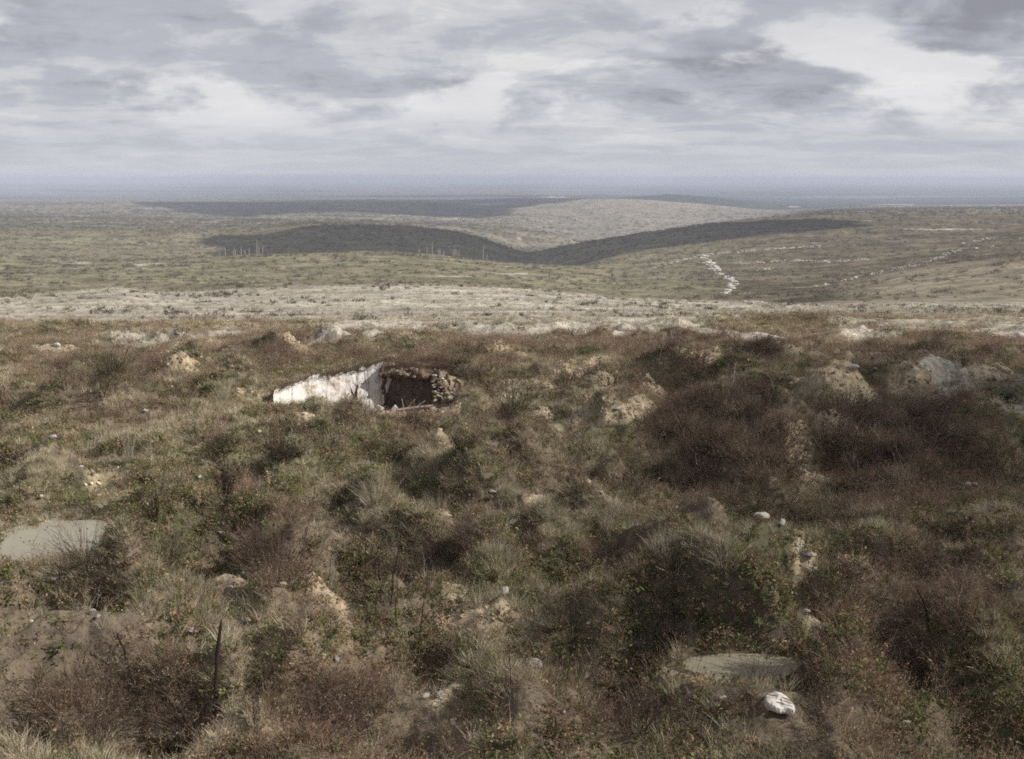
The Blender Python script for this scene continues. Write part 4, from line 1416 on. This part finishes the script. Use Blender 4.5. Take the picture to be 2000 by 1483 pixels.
qb = qt[:, ::-1] + nu * nv
qf = np.stack([ix[:-1, 0], ix[:-1, 0] + nu * nv, ix[1:, 0] + nu * nv, ix[1:, 0]], -1)
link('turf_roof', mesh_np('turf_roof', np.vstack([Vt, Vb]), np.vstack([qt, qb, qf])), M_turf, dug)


def join_instances(name, items, mat, parent=None):
    """items: (verts, faces, vary, loc, scale, rotz) -> one mesh"""
    Vs, Fs, Ws = [], [], []
    off = 0
    for v_, f_, w_, loc, sc_, rz in items:
        c__, s__ = cos(rz), sin(rz)
        R_m = np.array([[c__, -s__, 0], [s__, c__, 0], [0, 0, 1]])
        Vs.append((v_ * sc_) @ R_m.T + np.array(loc))
        Fs.append(f_ + off)
        Ws.append(w_)
        off += len(v_)
    me = mesh_np(name, np.vstack(Vs), np.vstack(Fs))
    setcol(me, 'vary', np.concatenate(Ws))
    return link(name, me, mat, parent)


bd = [ribbon_plant('', 12, .25, .6, .2, .9, .012, 3, 300 + i, .5, 60, .018, branch=3) for i in range(3)]
items = []
for i in range(90):
    a_ = random.random(); b__ = random.random() ** 1.4
    x_ = -.1 + 3.1 * a_; y_ = 1.45 + 2.6 * b__
    v_, f_, w_ = bd[i % 3]
    items.append((v_, f_, w_, (x_ * SCL, y_ * SCL, 1.95 * SCL), random.uniform(.7, 1.3), random.uniform(0, 6)))
for i in range(130):
    x_ = random.uniform(-4.6, .3)
    y_ = np.interp(x_, fxp, fyp) + random.uniform(.7, 1.2)
    v_, f_, w_ = bd[i % 3]
    items.append((v_, f_, w_, (x_ * SCL, y_ * SCL, float(np.interp(x_, [-4.6, -3.9, -3.2, -1.4, 0.1], [1.05, 1.3, 1.5, 1.65, 2.0])) * SCL), random.uniform(.5, .95), random.uniform(0, 6)))
br = join_instances('overhanging_bramble', items, plant_mat('bramble_on_roof', (.17, .12, .09)), dug)
br['kind'] = 'stuff'
# chalk rubble framing the mouth
rk = ROCKS[2]
rv = np.array([v.co[:] for v in rock_mesh('r', 77, .7, .3, 1).vertices])
rf = np.array([p_.vertices[:] for p_ in bpy.data.meshes['r'].polygons])
items = []
for i in range(420):
    k = random.random()
    if k < .45:      # right jamb spilling down in a fan
        f_ = random.random() ** 1.3
        x_, y_, z_ = 2.4 + random.random() * (1.5 - 1.0 * f_) , 1.0 - .7 * (1 - f_) + random.uniform(-.3, .35), -.1 + 1.85 * f_
    elif k < .62:
        x_, y_, z_ = random.uniform(.3, 2.7), 1.3 + random.uniform(-.2, .5), 1.78 + random.uniform(-.22, .2)
    elif k < .85:
        x_, y_ = random.uniform(-.6, 4.2), random.uniform(-1.3, .9)
        z_ = .34 / SCL * math.exp(-((y_ + .75) / .75) ** 2) + random.uniform(-.02, .12)
    else:
        x_ = random.uniform(-4.3, .2); y_ = np.interp(x_, fxp, fyp) - random.uniform(.05, .8); z_ = .04
    items.append((rv, rf, np.full(len(rv), random.random() ** .8), (x_ * SCL, y_ * SCL, z_ * SCL), (.025 + .15 * random.random() ** 3) * SCL, random.uniform(0, 6)))
M_rub, t_, o_n = mat_new('rubble_stone')
b_n = t_.nodes.new('ShaderNodeBsdfDiffuse')
a_n = t_.nodes.new('ShaderNodeAttribute'); a_n.attribute_name = 'vary'
r_n = nramp(t_, a_n.outputs['Fac'], [(0.0, (.13, .09, .06)), (0.45, (.34, .27, .19)), (1.0, (.70, .65, .58))])
t_.links.new(r_n, b_n.inputs['Color'])
t_.links.new(b_n.outputs[0], o_n.inputs[0])
rb = join_instances('chalk_rubble', items, M_rub, dug)
rb['kind'] = 'stuff'


def local(x_, y_, z_):
    return np.array([PIT[0] + x_ * SCL, PIT[1] + y_ * SCL, PIT_Z + z_ * SCL + .36 * math.exp(-((y_ + .75) / .75) ** 2)])


for (x_, y_, z_, w, h_, lab) in ((.12, -.15, .2, .27, 1.1, 'large white boulder at the left corner of the dugout mouth'), (.80, -.05, .22, .24, 1.2, 'large cream boulder in front of the dark dugout mouth'),
                                 (1.12, -.2, .12, .13, 1.0, 'smaller white boulder right of the cream one at the dugout mouth'), (2.5, -.3, .17, .2, 1.0, 'pale boulder at the right end of the fallen beam'),
                                 (2.86, -1.3, .12, .14, 1.0, 'round white stone below the twigs right of the dugout'), (.24, -.8, .1, .13, .8, 'small white stone below the left boulder of the dugout')):
    o = link('boulder', ROCKS[int(w * 100) % 8], None, None, local(x_, y_, z_))
    o.scale = (w * SCL, w * SCL * .9, w * SCL * h_)
    o.rotation_euler = (random.uniform(-.3, .3), random.uniform(-.3, .3), random.uniform(0, 6))
    tag(o, lab, 'boulder')


def beam(name, A_, B_, r_, lab, cat, mat=M_wood, n=4):
    V, Fq = tube([A_, (np.array(A_) * .5 + np.array(B_) * .5) + np.array([0, 0, .02]), B_], [r_, r_ * .95, r_ * .85], n)
    o_ = link(name, tube_mesh(name, V, Fq, [tuple(range(n))[::-1], tuple(range(2 * n, 3 * n))]), mat)
    tag(o_, lab, cat)
    return o_


beam('timber_beam', local(1.0, -1.0, .16), local(2.5, -.6, .26), .065 * SCL, 'pale fallen timber beam lying in front of the dugout mouth', 'beam')
beam('timber_beam', local(2.9, -.1, .22), local(4.1, .25, .30), .05 * SCL, 'pale plank lying to the right of the dugout among rubble', 'beam')
beam('timber_beam', local(1.35, -.35, .1), local(1.75, -.5, .55), .025 * SCL, 'short grey stick leaning in front of the dugout mouth', 'stick')
beam('timber_beam', local(1.25, -.3, .1), local(1.15, -.3, .62), .022 * SCL, 'upright grey stick in front of the dugout mouth', 'stick')
beam('timber_beam', local(1.7, -.6, .1), local(2.2, -.4, .5), .022 * SCL, 'grey stick crossing low at the right foot of the dugout mouth', 'stick')
beam('timber_beam', local(2.0, -1.1, .0), local(2.6, -.9, .3), .02 * SCL, 'dark twig lying below the fallen beam', 'stick', M_dark)
# forked stake standing before the chalk
V, Fq = tube([(0, 0, -.2), (0, 0, .35), (.01, 0, .55)], [.11, .12, .10], 7)
tube([(.03, 0, .45), (.08, 0, .75), (.13, 0, 1.0)], [.06, .05, .04], 6, V, Fq)
tube([(-.04, 0, .45), (-.13, 0, .65), (-.17, 0, .82)], [.05, .04, .03], 6, V, Fq)
V = [np.array(v_) * SCL for v_ in V]
o = link('forked_stump', tube_mesh('forked_stump', V, Fq), M_dark, None, local(-.95, -.2, .28))
tag(o, 'dark forked stump standing in front of the white chalk face', 'stump')
# two bare twigs before the face
V, Fq = tube([(0, 0, 0), (-.02, 0, .7), (-.14, .0, 1.25), (-.22, .02, 1.75), (-.18, .02, 2.2)], [.018, .016, .013, .011, .008], 5)
tube([(-.02, 0, .6), (-.04, 0, 1.3), (-.06, 0, 1.8), (-.14, 0, 2.25)], [.014, .012, .010, .007], 5, V, Fq)
V = [np.array(v_) * SCL for v_ in V]
o = link('bare_sapling', tube_mesh('bare_sapling', V, Fq), M_dark, None, local(-.30, -.15, 0))
tag(o, 'bare two-stemmed sapling standing before the white chalk face', 'sapling')

# ------------------------------------------------------------------ chalk spoil of the trenches on the far slope
blob = rock_mesh('spoil', 91, .35, .35, 1)
bv = np.array([v.co[:] for v in blob.vertices]); bf = np.array([p_.vertices[:] for p_ in blob.polygons])


def trench(path, wpx, dens_, label, dmin=430, dmax=1700, hgt=.8, big_=1.0):
    items = []
    rr_ = np.random.default_rng(len(path) * 7 + int(path[0][0]))
    for (a, b_) in zip(path, path[1:]):
        L_ = math.hypot(b_[0] - a[0], (b_[1] - a[1]) * 2)
        for k in range(max(2, int(L_ * dens_))):
            f_ = rr_.random()
            px = a[0] + (b_[0] - a[0]) * f_ + rr_.normal(0, wpx)
            py = a[1] + (b_[1] - a[1]) * f_ + rr_.normal(0, .5 + wpx * .12)
            if vnoise(np.array(px / 7.), np.array(py / 5.), 5) < .33:
                continue
            p_ = G(px, py, dmin, dmax)
            m_ = mpp(p_)
            s_ = rr_.uniform(1.2, 3.6) * m_ * big_
            items.append((bv * np.array([1.5, 1.0, hgt]), bf, np.full(len(bv), 1.0), p_ + np.array([0, 0, .1]), s_, rr_.normal(0, .3)))
    o_ = join_instances('chalk_trench', items, M_chalk)
    tag(o_, label, 'trench', None, 'stuff')


trench([(1372, 500), (1385, 515), (1398, 530), (1418, 542), (1434, 552), (1426, 562), (1415, 575)], 4.0, 1.5, 'jagged bright chalk trench running down the brown slope to the hollow', big_=1.5)
trench([(1275, 525), (1320, 512), (1370, 500), (1420, 495), (1480, 490), (1600, 482)], .6, 1.3, 'thin pale trench line crossing the upper part of the brown slope')
trench([(1475, 529), (1512, 525)], .8, .7, 'short pale dash of chalk right of the jagged trench')
trench([(1440, 516), (1560, 510), (1630, 513), (1700, 506)], 1.0, .8, 'broken line of chalk heaps in the middle of the brown slope')
trench([(1690, 538), (1740, 528), (1800, 516), (1830, 505), (1860, 492), (1900, 486), (1945, 482)], 3.2, 1.1, 'long broken trench bank climbing the ridge at the right')
trench([(1590, 560), (1640, 550), (1690, 540)], 2.0, .35, 'scattered pale heaps at the low end of the right ridge')
trench([(1880, 475), (1945, 466)], 3.0, .4, 'pale broken ground at the right edge above the ridge bank')
trench([(1425, 586), (1460, 588), (1500, 592), (1540, 589)], 2.0, .5, 'pale spoil along the lip above the hollow', 300, 430)

# ------------------------------------------------------------------ dead trees on the middle crest
def dead_tree(h_, seed, nb_):
    rr_ = np.random.default_rng(seed)
    V, Fq = tube([(0, 0, -.6), (rr_.normal(0, .05), 0, h_ * .5), (rr_.normal(0, .25), 0, h_)], [.30, .22, .10], 6)
    tr_ = tube_mesh('trunk', V, Fq)
    V, Fq = [], []
    for k in range(nb_):
        z0 = h_ * rr_.uniform(.45, .95)
        a = rr_.uniform(0, 6.28)
        l_ = h_ * rr_.uniform(.12, .25)
        tube([(0, 0, z0), (cos(a) * l_ * .5, sin(a) * l_ * .5, z0 + l_ * .4), (cos(a) * l_ * .8, sin(a) * l_ * .8, z0 + l_)], [.08, .06, .03], 4, V, Fq)
    lm = tube_mesh('limb', V, Fq) if nb_ else None
    return tr_, lm


protos = [dead_tree(1.0 * k, 400 + i, 3) for i, k in enumerate((7.0, 9.5, 5.5))]
TREES = [(440, 497, 16), (457, 497, 10), (461, 497, 13), (473, 496, 15), (478, 496, 10), (487, 496, 12), (502, 497, 26), (507, 496, 18), (513, 496, 17), (430, 499, 9),
         (820, 493, 9), (834, 493, 14), (845, 495, 23), (855, 494, 11), (861, 494, 13), (868, 494, 8), (884, 495, 12), (889, 496, 18), (893, 498, 14), (896, 498, 13), (942, 503, 28), (949, 502, 10)]
big = {502: 'tall bleached dead trunk standing out in the left row on the green crest', 845: 'tall pale dead trunk at the left of the middle row on the green crest',
       942: 'tallest lone dead trunk at the right end of the rows on the green crest'}
for i, (px, py, hp) in enumerate(TREES):
    c__ = int(np.argmin(np.abs(AZ - az_of(px))))
    rws = np.where((D > 900) & (D < 1200))[0]
    r_ = rws[np.argmin(PY[rws, c__])]
    p = np.array([X[r_, c__], Y[r_, c__], Z[r_, c__]])
    k = i % 3
    base_h = (7.0, 9.5, 5.5)[k]
    e = bpy.data.objects.new('dead_tree', None)
    COL.objects.link(e)
    e.location = p
    sc_ = hp * mpp(p) / base_h
    e.scale = (1.0, 1.0, sc_)
    e.rotation_euler = (random.gauss(0, .04), random.gauss(0, .05), random.uniform(0, 6))
    for nm, me_ in (('trunk', protos[k][0]), ('limb', protos[k][1])):
        l_ = link(nm, me_, M_trunk, e)
        if nm == 'limb': l_['kind'] = 'stuff'
    side_ = 'left' if px < 600 else 'right'
    row_ = sorted(t_[0] for t_ in TREES if (t_[0] < 600) == (px < 600))
    ordn = ['leftmost', 'second from the left', 'third from the left', 'fourth from the left', 'fifth from the left', 'sixth from the left', 'sixth from the right', 'fifth from the right', 'fourth from the right', 'third from the right', 'second from the right', 'rightmost'][-1 if row_.index(px) == len(row_) - 1 else row_.index(px) if row_.index(px) < 6 else 12 - (len(row_) - row_.index(px))]
    tag(e, big.get(px, 'bleached dead trunk, %s of the %s row on the green crest' % (ordn, side_)), 'dead tree', 'shattered trees on the green crest, %s row' % side_)

# ------------------------------------------------------------------ stakes and single stems
def stake(px, pb, pt, lean, r_, lab, knots=True):
    p = G(px, pb)
    h_ = (pb - pt) * mpp(p) / .93
    V, Fq = tube([(0, 0, -.25), (lean * .3 * h_, 0, h_ * .33), (lean * .55 * h_, .02, h_ * .66), (lean * h_, 0, h_ * .93), (lean * 1.08 * h_, 0, h_)], [r_, r_ * .95, r_ * 1.0, r_ * .8, r_ * .15], 8)
    o_ = link('wooden_stake', tube_mesh('wooden_stake', V, Fq), M_dark, None, p)
    tag(o_, lab, 'stake')
    return o_


stake(420, 1420, 1226, .10, .032, 'thick dark wooden stake with a pointed top in the lower left')
stake(262, 1350, 1240, -.22, .022, 'thinner dark stake leaning left in the lower left herbs')
stake(1822, 1260, 1165, -.34, .02, 'thin dark stick leaning left in the lower right brush')

BRUSH = {}


def plant(kind, px, pb, hp, lab, seed, width=None, cat=None, nst=40, spread=.5, lean=.5, stemmat=None, leafmat=None, leaves=0, wid=.012, branch=2, curl=.25, name=None, group=None, lsz=.02, flat=None):
    p = G(px, pb)
    m_ = mpp(p)
    h_ = hp * m_ / .93
    rad = (width or hp * .4) * m_ / 2
    data = ribbon_plant('', nst, h_ * .55, h_ * 1.05, rad * .45, lean, wid, 4, seed, curl, 0, lsz, branch=branch)
    me = mesh_np('stems', data[0], data[1]); setcol(me, 'vary', data[2])
    e = link(name or kind, None, None, None, p)
    link('stems', me, stemmat, e)['kind'] = 'stuff'
    if leaves:
        r_ = np.random.default_rng(seed + 1)
        Vv_, Ff, Ww = [], [], []
        src = data[0]
        for k in range(leaves):
            c__ = src[r_.integers(0, len(src))] + r_.normal(0, lsz, 3)
            a = r_.normal(0, 1, 3); a /= np.linalg.norm(a)
            b__ = np.cross(a, r_.normal(0, 1, 3)); b__ /= np.linalg.norm(b__)
            s_ = lsz * r_.uniform(.6, 1.4); b0 = len(Vv_)
            Vv_ += [c__ - a * s_, c__ + b__ * s_ * .6, c__ + a * s_, c__ - b__ * s_ * .6]
            Ff.append((b0, b0 + 1, b0 + 2, b0 + 3)); Ww += [r_.uniform(.6, 1.4)] * 4
        me = mesh_np('leaves', np.array(Vv_), np.array(Ff)); setcol(me, 'vary', np.array(Ww))
        lo_ = link('leaves', me, leafmat, e)
        lo_['kind'] = 'stuff'
    tag(e, lab, cat or kind.replace('_', ' '), group)
    return e


tall = dict(stemmat=P_straw, branch=0, curl=.18, wid=.011, cat='grass tuft')
plant('grass_tuft', 735, 990, 75, 'wide pale spray of tall dry grass in the middle of the left slope', 501, 90, nst=110, lean=.75, **tall)
plant('grass_tuft', 1186, 1052, 62, 'upright pale block of dry grass below the dark crater rim', 502, 34, nst=120, lean=.15, **tall)
plant('grass_tuft', 1757, 958, 60, 'upright pale plume of grass alone on the dark right slope', 503, 26, nst=70, lean=.2, **tall)
plant('grass_tuft', 440, 790, 52, 'pale plume of tall grass left of the chalk cutting', 504, 34, nst=110, lean=.25, **tall)
plant('grass_tuft', 172, 895, 62, 'tall leaning pale grass near the left edge', 505, 30, nst=60, lean=.4, **tall)
plant('grass_tuft', 252, 895, 60, 'tall upright pale grass right of the leaning grass at left', 506, 34, nst=60, lean=.2, **tall)
plant('grass_tuft', 206, 870, 46, 'thin veil of pale grass between two taller tufts at left', 536, 60, nst=70, lean=.2, **tall)
plant('grass_tuft', 1415, 1120, 66, 'loose pale grass leaning right below the dark crater', 507, 90, nst=90, lean=.6, **tall)
plant('grass_tuft', 1300, 1080, 60, 'row of pale grass stalks on the near side of the dark hollow', 508, 110, nst=100, lean=.3, **tall)
plant('grass_tuft', 1425, 980, 45, 'pale sparse grass at the edge of the dark right thicket', 509, 60, nst=50, lean=.3, **tall)
plant('grass_tuft', 1620, 990, 46, 'pale grass stalks under the bare ledge in the right slope', 510, 60, nst=50, lean=.3, **tall)
plant('grass_tuft', 935, 1190, 60, 'two sided tuft of thin pale stalks in the centre foreground', 511, 40, nst=26, lean=.4, **tall)
plant('grass_tuft', 470, 930, 80, 'fan of pale stalks behind the dark upright bush at left', 512, 120, nst=60, lean=1.0, **tall)
plant('grass_tuft', 855, 1005, 40, 'short bristly pale grass right of the wide pale spray', 513, 80, nst=80, lean=.3, **tall)
plant('grass_tuft', 590, 890, 36, 'pale grass at the right end of the dark overhung ledge', 514, 50, nst=80, lean=.4, **tall)
plant('green_shrub', 1688, 1222, 100, 'spreading olive-green stems growing in the dark lower right', 520, 110, cat='shrub', nst=34, lean=.8, stemmat=P_olive, leafmat=P_green, leaves=120, branch=2, wid=.014)
plant('green_shrub', 150, 985, 30, 'low clump of large green leaves above the left pool', 521, 80, cat='shrub', nst=60, lean=1.2, stemmat=P_olive, leafmat=P_green, leaves=420, branch=1, wid=.01, lsz=.035)
plant('green_shrub', 1145, 688, 16, 'bright green low bush in the thicket above the pale banks', 522, 90, cat='shrub', nst=90, lean=1.4, stemmat=P_olive, leafmat=P_green, leaves=700, branch=2, wid=.03, lsz=.06)
plant('green_shrub', 985, 702, 18, 'pale green tussock on the small mound right of the cutting', 523, 50, cat='shrub', nst=80, lean=1.0, stemmat=P_straw, leafmat=P_green, leaves=300, branch=1, wid=.03, lsz=.05)
plant('green_shrub', 840, 950, 34, 'leafy green clump on the grass right of the pale spray', 524, 90, cat='shrub', nst=70, lean=1.2, stemmat=P_olive, leafmat=P_green, leaves=500, branch=1, wid=.01, lsz=.03)
plant('green_shrub', 700, 1020, 40, 'leafy green clump at the foot of the pale spray', 525, 90, cat='shrub', nst=70, lean=1.1, stemmat=P_olive, leafmat=P_green, leaves=420, branch=1, wid=.01, lsz=.03)
dk = dict(stemmat=P_darkb, leafmat=P_darkb, cat='bush', branch=3, curl=.3)
plant('dark_bush', 447, 1015, 100, 'tall narrow dark bush with a tufted top on the left slope', 540, 36, nst=60, lean=.12, leaves=500, wid=.016, lsz=.03, **dk)
plant('dark_bush', 302, 1030, 74, 'narrow dark bush left of the tall tufted one', 541, 26, nst=40, lean=.15, leaves=260, wid=.014, lsz=.025, **dk)
plant('dark_bush', 555, 895, 40, 'flat-topped dark bush hanging under the pale ledge', 542, 100, nst=110, lean=1.0, leaves=900, wid=.016, lsz=.035, **dk)
plant('dark_bush', 432, 900, 44, 'small dark bush above the fan of pale stalks', 543, 40, nst=50, lean=.5, leaves=260, wid=.014, lsz=.03, **dk)
plant('dark_bush', 905, 880, 34, 'small dark bush on the slope below the beam', 544, 56, nst=60, lean=.7, leaves=400, wid=.014, lsz=.03, **dk)
plant('dark_bush', 1205, 948, 30, 'low dark bush lining the rim of the central crater', 545, 160, nst=120, lean=1.3, leaves=900, wid=.014, lsz=.03, **dk)
bw = dict(stemmat=P_brown, leafmat=P_brown, cat='bush', branch=3, curl=.2)
plant('brown_bush', 540, 1130, 140, 'large brown leafless bush fanning up left of centre', 550, 150, nst=110, lean=.75, leaves=300, wid=.013, **bw)
plant('brown_bush', 175, 1100, 110, 'brown leafless bush leaning over the right end of the left pool', 551, 120, nst=70, lean=.9, leaves=200, wid=.012, **bw)
plant('brown_bush', 880, 1090, 70, 'brown twiggy bush in the shade below the bare rim', 552, 130, nst=90, lean=.8, leaves=260, wid=.012, **bw)
plant('brown_bush', 400, 1440, 150, 'dense brown bush at the bottom of the picture right of the stake', 553, 190, nst=130, lean=.9, leaves=300, wid=.013, **bw)
plant('brown_bush', 190, 1440, 160, 'dense brown bush in the bottom left corner', 554, 200, nst=130, lean=.8, leaves=300, wid=.013, **bw)
plant('brown_bush', 655, 1440, 120, 'brown bush at the bottom edge left of the bare strip', 555, 180, nst=110, lean=.8, leaves=260, wid=.013, **bw)
plant('brown_bush', 310, 1110, 90, 'brown bush in the hollow below the narrow dark bush', 556, 130, nst=80, lean=.8, leaves=240, wid=.012, **bw)
plant('brown_bush', 1240, 1430, 110, 'thin brown bush at the bottom right of centre', 557, 120, nst=50, lean=.6, leaves=100, wid=.012, **bw)
plant('brown_bush', 1760, 1330, 160, 'tall thin brown brush in the dark lower right', 558, 180, nst=80, lean=.5, leaves=160, wid=.012, **bw)
plant('brown_bush', 1140, 1110, 60, 'small brown bush in the dark hollow right of centre', 559, 80, nst=60, lean=.6, leaves=140, wid=.012, **bw)


def stem(px, pb, pt, lean, lab, seed, mat=M_dark, r_=.007, nb_=3):
    p = G(px, pb)
    h_ = (pb - pt) * mpp(p) / .93
    rr_ = np.random.default_rng(seed)
    pts = [np.array((0, 0, -.1))]
    for k in range(1, 6):
        pts.append(np.array((lean * h_ * k / 5 + rr_.normal(0, .012 * h_), rr_.normal(0, .01), h_ * k / 5)))
    V, Fq = tube(pts, [r_ * 1.2, r_, r_ * .9, r_ * .8, r_ * .6, r_ * .35], 5)
    e = link('tall_weed', tube_mesh('tall_weed', V, Fq), mat, None, p)
    for k in range(nb_):
        i0 = rr_.integers(2, 5)
        b0 = pts[i0]
        dx = rr_.choice([-1, 1]) * h_ * rr_.uniform(.06, .14)
        V, Fq = tube([b0, b0 + np.array((dx * .6, 0, h_ * .10)), b0 + np.array((dx, 0, h_ * .22))], [r_ * .6, r_ * .5, r_ * .25], 4)
        link('side_twig', tube_mesh('side_twig', V, Fq), mat, e)
    tag(e, lab, 'weed')
    return e


stem(813, 1300, 1120, .14, 'tallest single dark stem in the middle foreground', 601, r_=.011)
stem(762, 1190, 1040, .16, 'dark stem leaning right with a curved foot, left of the tallest one', 602, r_=.013)
stem(716, 1170, 1060, .02, 'left dark stem of a close group left of centre', 603, r_=.010)
stem(703, 1160, 1070, -.05, 'leftmost thin stem of the close group left of centre', 604)
stem(730, 1170, 1085, .08, 'rightmost thin stem of the close group left of centre', 605)
stem(497, 1440, 1320, -.05, 'forked thin stem at the bottom, right of the thick stake', 606)
stem(1002, 1390, 1275, -.06, 'thin dark stem standing in the centre right foreground', 607)
stem(1106, 1370, 1275, .1, 'lone thin dark stem right of the rounded white stone', 608)
stem(985, 1290, 1235, .2, 'short leaning stem in the centre foreground', 609)
stem(205, 1065, 970, .45, 'thin dark branch leaning right over the left pool', 610, r_=.012)
stem(1605, 1405, 1240, -.2, 'long thin stem rising behind the big white block', 611)
stem(1280, 1440, 1370, .0, 'thin upright stem near the bottom edge left of the white block', 612)
stem(1424, 1300, 1265, .0, 'short dark twig standing in the right pool', 613)
stem(1494, 1315, 1275, .05, 'thin twig in the near edge of the right pool', 614)

for k, (px, pb, pt, ln) in enumerate([(745, 1180, 1095, .0), (694, 1175, 1110, .05), (772, 1215, 1120, .06), (640, 1150, 1070, .15), (585, 1120, 1020, .2), (425, 1120, 1020, .25), (388, 1080, 1015, .3), (838, 1180, 1100, .03)]):
    o_ = stem(px, pb, pt, ln, 'x', 640 + k, r_=.008, nb_=1)
    o_['label'] = ['thin dark stalk at the right of the close group left of centre', 'thinnest dark stalk at the left of the close group', 'dark stalk standing between the close group and the tallest stem',
                   'dark stalk at the right side of the large brown bush', 'long dark stalk leaning right out of the large brown bush', 'dark stalk leaning right below the tall tufted bush',
                   'short dark stalk between the two narrow dark bushes', 'thin dark stalk right of the tallest single stem'][k]

# pale bare saplings in the right hand thicket
SAP = [(1289, 712, 60), (1282, 700, 30), (1325, 690, 30), (1340, 700, 26), (1370, 745, 30), (1388, 790, 40), (1420, 770, 60), (1458, 768, 34), (1471, 845, 40), (1473, 880, 28), (1532, 878, 26),
       (1513, 780, 44), (1510, 745, 22), (1552, 820, 40), (1449, 870, 40), (1506, 860, 34), (1530, 690, 24), (1574, 690, 14), (1765, 688, 18), (1910, 715, 22), (1795, 690, 18), (1667, 680, 20), (1421, 850, 30), (1640, 900, 26),
       (675, 690, 14), (690, 688, 20), (718, 680, 14), (955, 755, 20), (1020, 760, 16), (895, 760, 18), (560, 720, 20), (530, 728, 18), (905, 720, 16), (948, 730, 18)]
sap = []
for k in range(4):
    rr_ = np.random.default_rng(700 + k)
    pts = [np.array((0, 0, -.1))] + [np.array((rr_.normal(.05 * j, .03), rr_.normal(0, .03), j / 5)) for j in range(1, 6)]
    V, Fq = tube(pts, [.016, .014, .012, .010, .008, .005], 5)
    for j in range(3):
        b0 = pts[2 + j]
        dx = rr_.choice([-1, 1]) * .1
        tube([b0, b0 + np.array((dx, rr_.normal(0, .05), .16))], [.006, .003], 4, V, Fq)
    me = tube_mesh('bare_sapling', V, Fq)
    me.materials.append(M_trunk)
    sap.append(me)
for i, (px, py, hp) in enumerate(SAP):
    p = G(px, py)
    o = link('bare_sapling', sap[i % 4], None, None, p)
    h_ = hp * mpp(p)
    o.scale = (h_ * .9 * (-1 if i % 2 else 1), h_ * .9, h_)
    o.rotation_euler = (0, random.gauss(0, .12), random.gauss(0, .3))
    if px > 1100:
        tag(o, 'thin pale bare sapling in the brown thicket on the right slope', 'sapling', 'pale saplings in the right thicket')
    else:
        tag(o, 'thin pale bare sapling near the chalk cutting', 'sapling', 'pale saplings around the chalk cutting')
# leafless bushes that break up the thicket
bp = []
for k in range(5):
    d_ = ribbon_plant('', 34, .5, 1.0, .3, .6, .022, 3, 800 + k, .3, 60, .03, branch=3)
    me = mesh_np('thicket_bush', d_[0], d_[1]); setcol(me, 'vary', d_[2]); me.materials.append(plant_mat('thicket_twigs', [(.17, .115, .09), (.13, .10, .075), (.20, .15, .11), (.12, .115, .07), (.17, .115, .09)][k]))
    bp.append(me)
nbush = 0
tries = 0
while nbush < 230 and tries < 6000:
    tries += 1
    px = random.uniform(0, 2000); py = random.uniform(650, 960) if random.random() < .85 else random.uniform(960, 1250)
    r_, c__ = locate(px, py)
    if random.random() > brownw[r_, c__] * open_[r_, c__]:
        continue
    p = np.array([X[r_, c__], Y[r_, c__], Z[r_, c__]])
    if math.hypot(p[0] - PIT[0], p[1] - PIT[1]) < 4.5:
        continue
    o = link('leafless_bush', bp[nbush % 5], None, None, p - np.array([0, 0, .05]))
    s_ = random.uniform(.5, 1.25) * (.75 if p[1] < 35 else 1.1)
    o.scale = (s_ * random.uniform(.9, 1.5), s_ * random.uniform(.9, 1.5), s_)
    o.rotation_euler = (0, 0, random.uniform(0, 6.28))
    zone = 'along the far edge of the thicket' if py < 685 else 'above the chalk cutting' if (450 < px < 900 and py < 740) else 'in the thicket left of the chalk cutting' if px < 560 and py < 800 else 'between the cutting and the pale banks' if 850 < px < 1040 and py < 800 else 'around the pale banks right of centre' if 1040 <= px < 1280 and py < 900 else 'in the dark hollow right of the pale banks' if 1280 <= px < 1560 and py < 1000 else 'among the tan mounds near the right edge' if px >= 1560 and py < 850 else 'in the deep shade of the right slope' if px >= 1400 else 'on the open slope below the cutting'
    tag(o, 'leafless brown bush, one of many alike ' + zone, 'bush', 'leafless bushes ' + zone)
    nbush += 1
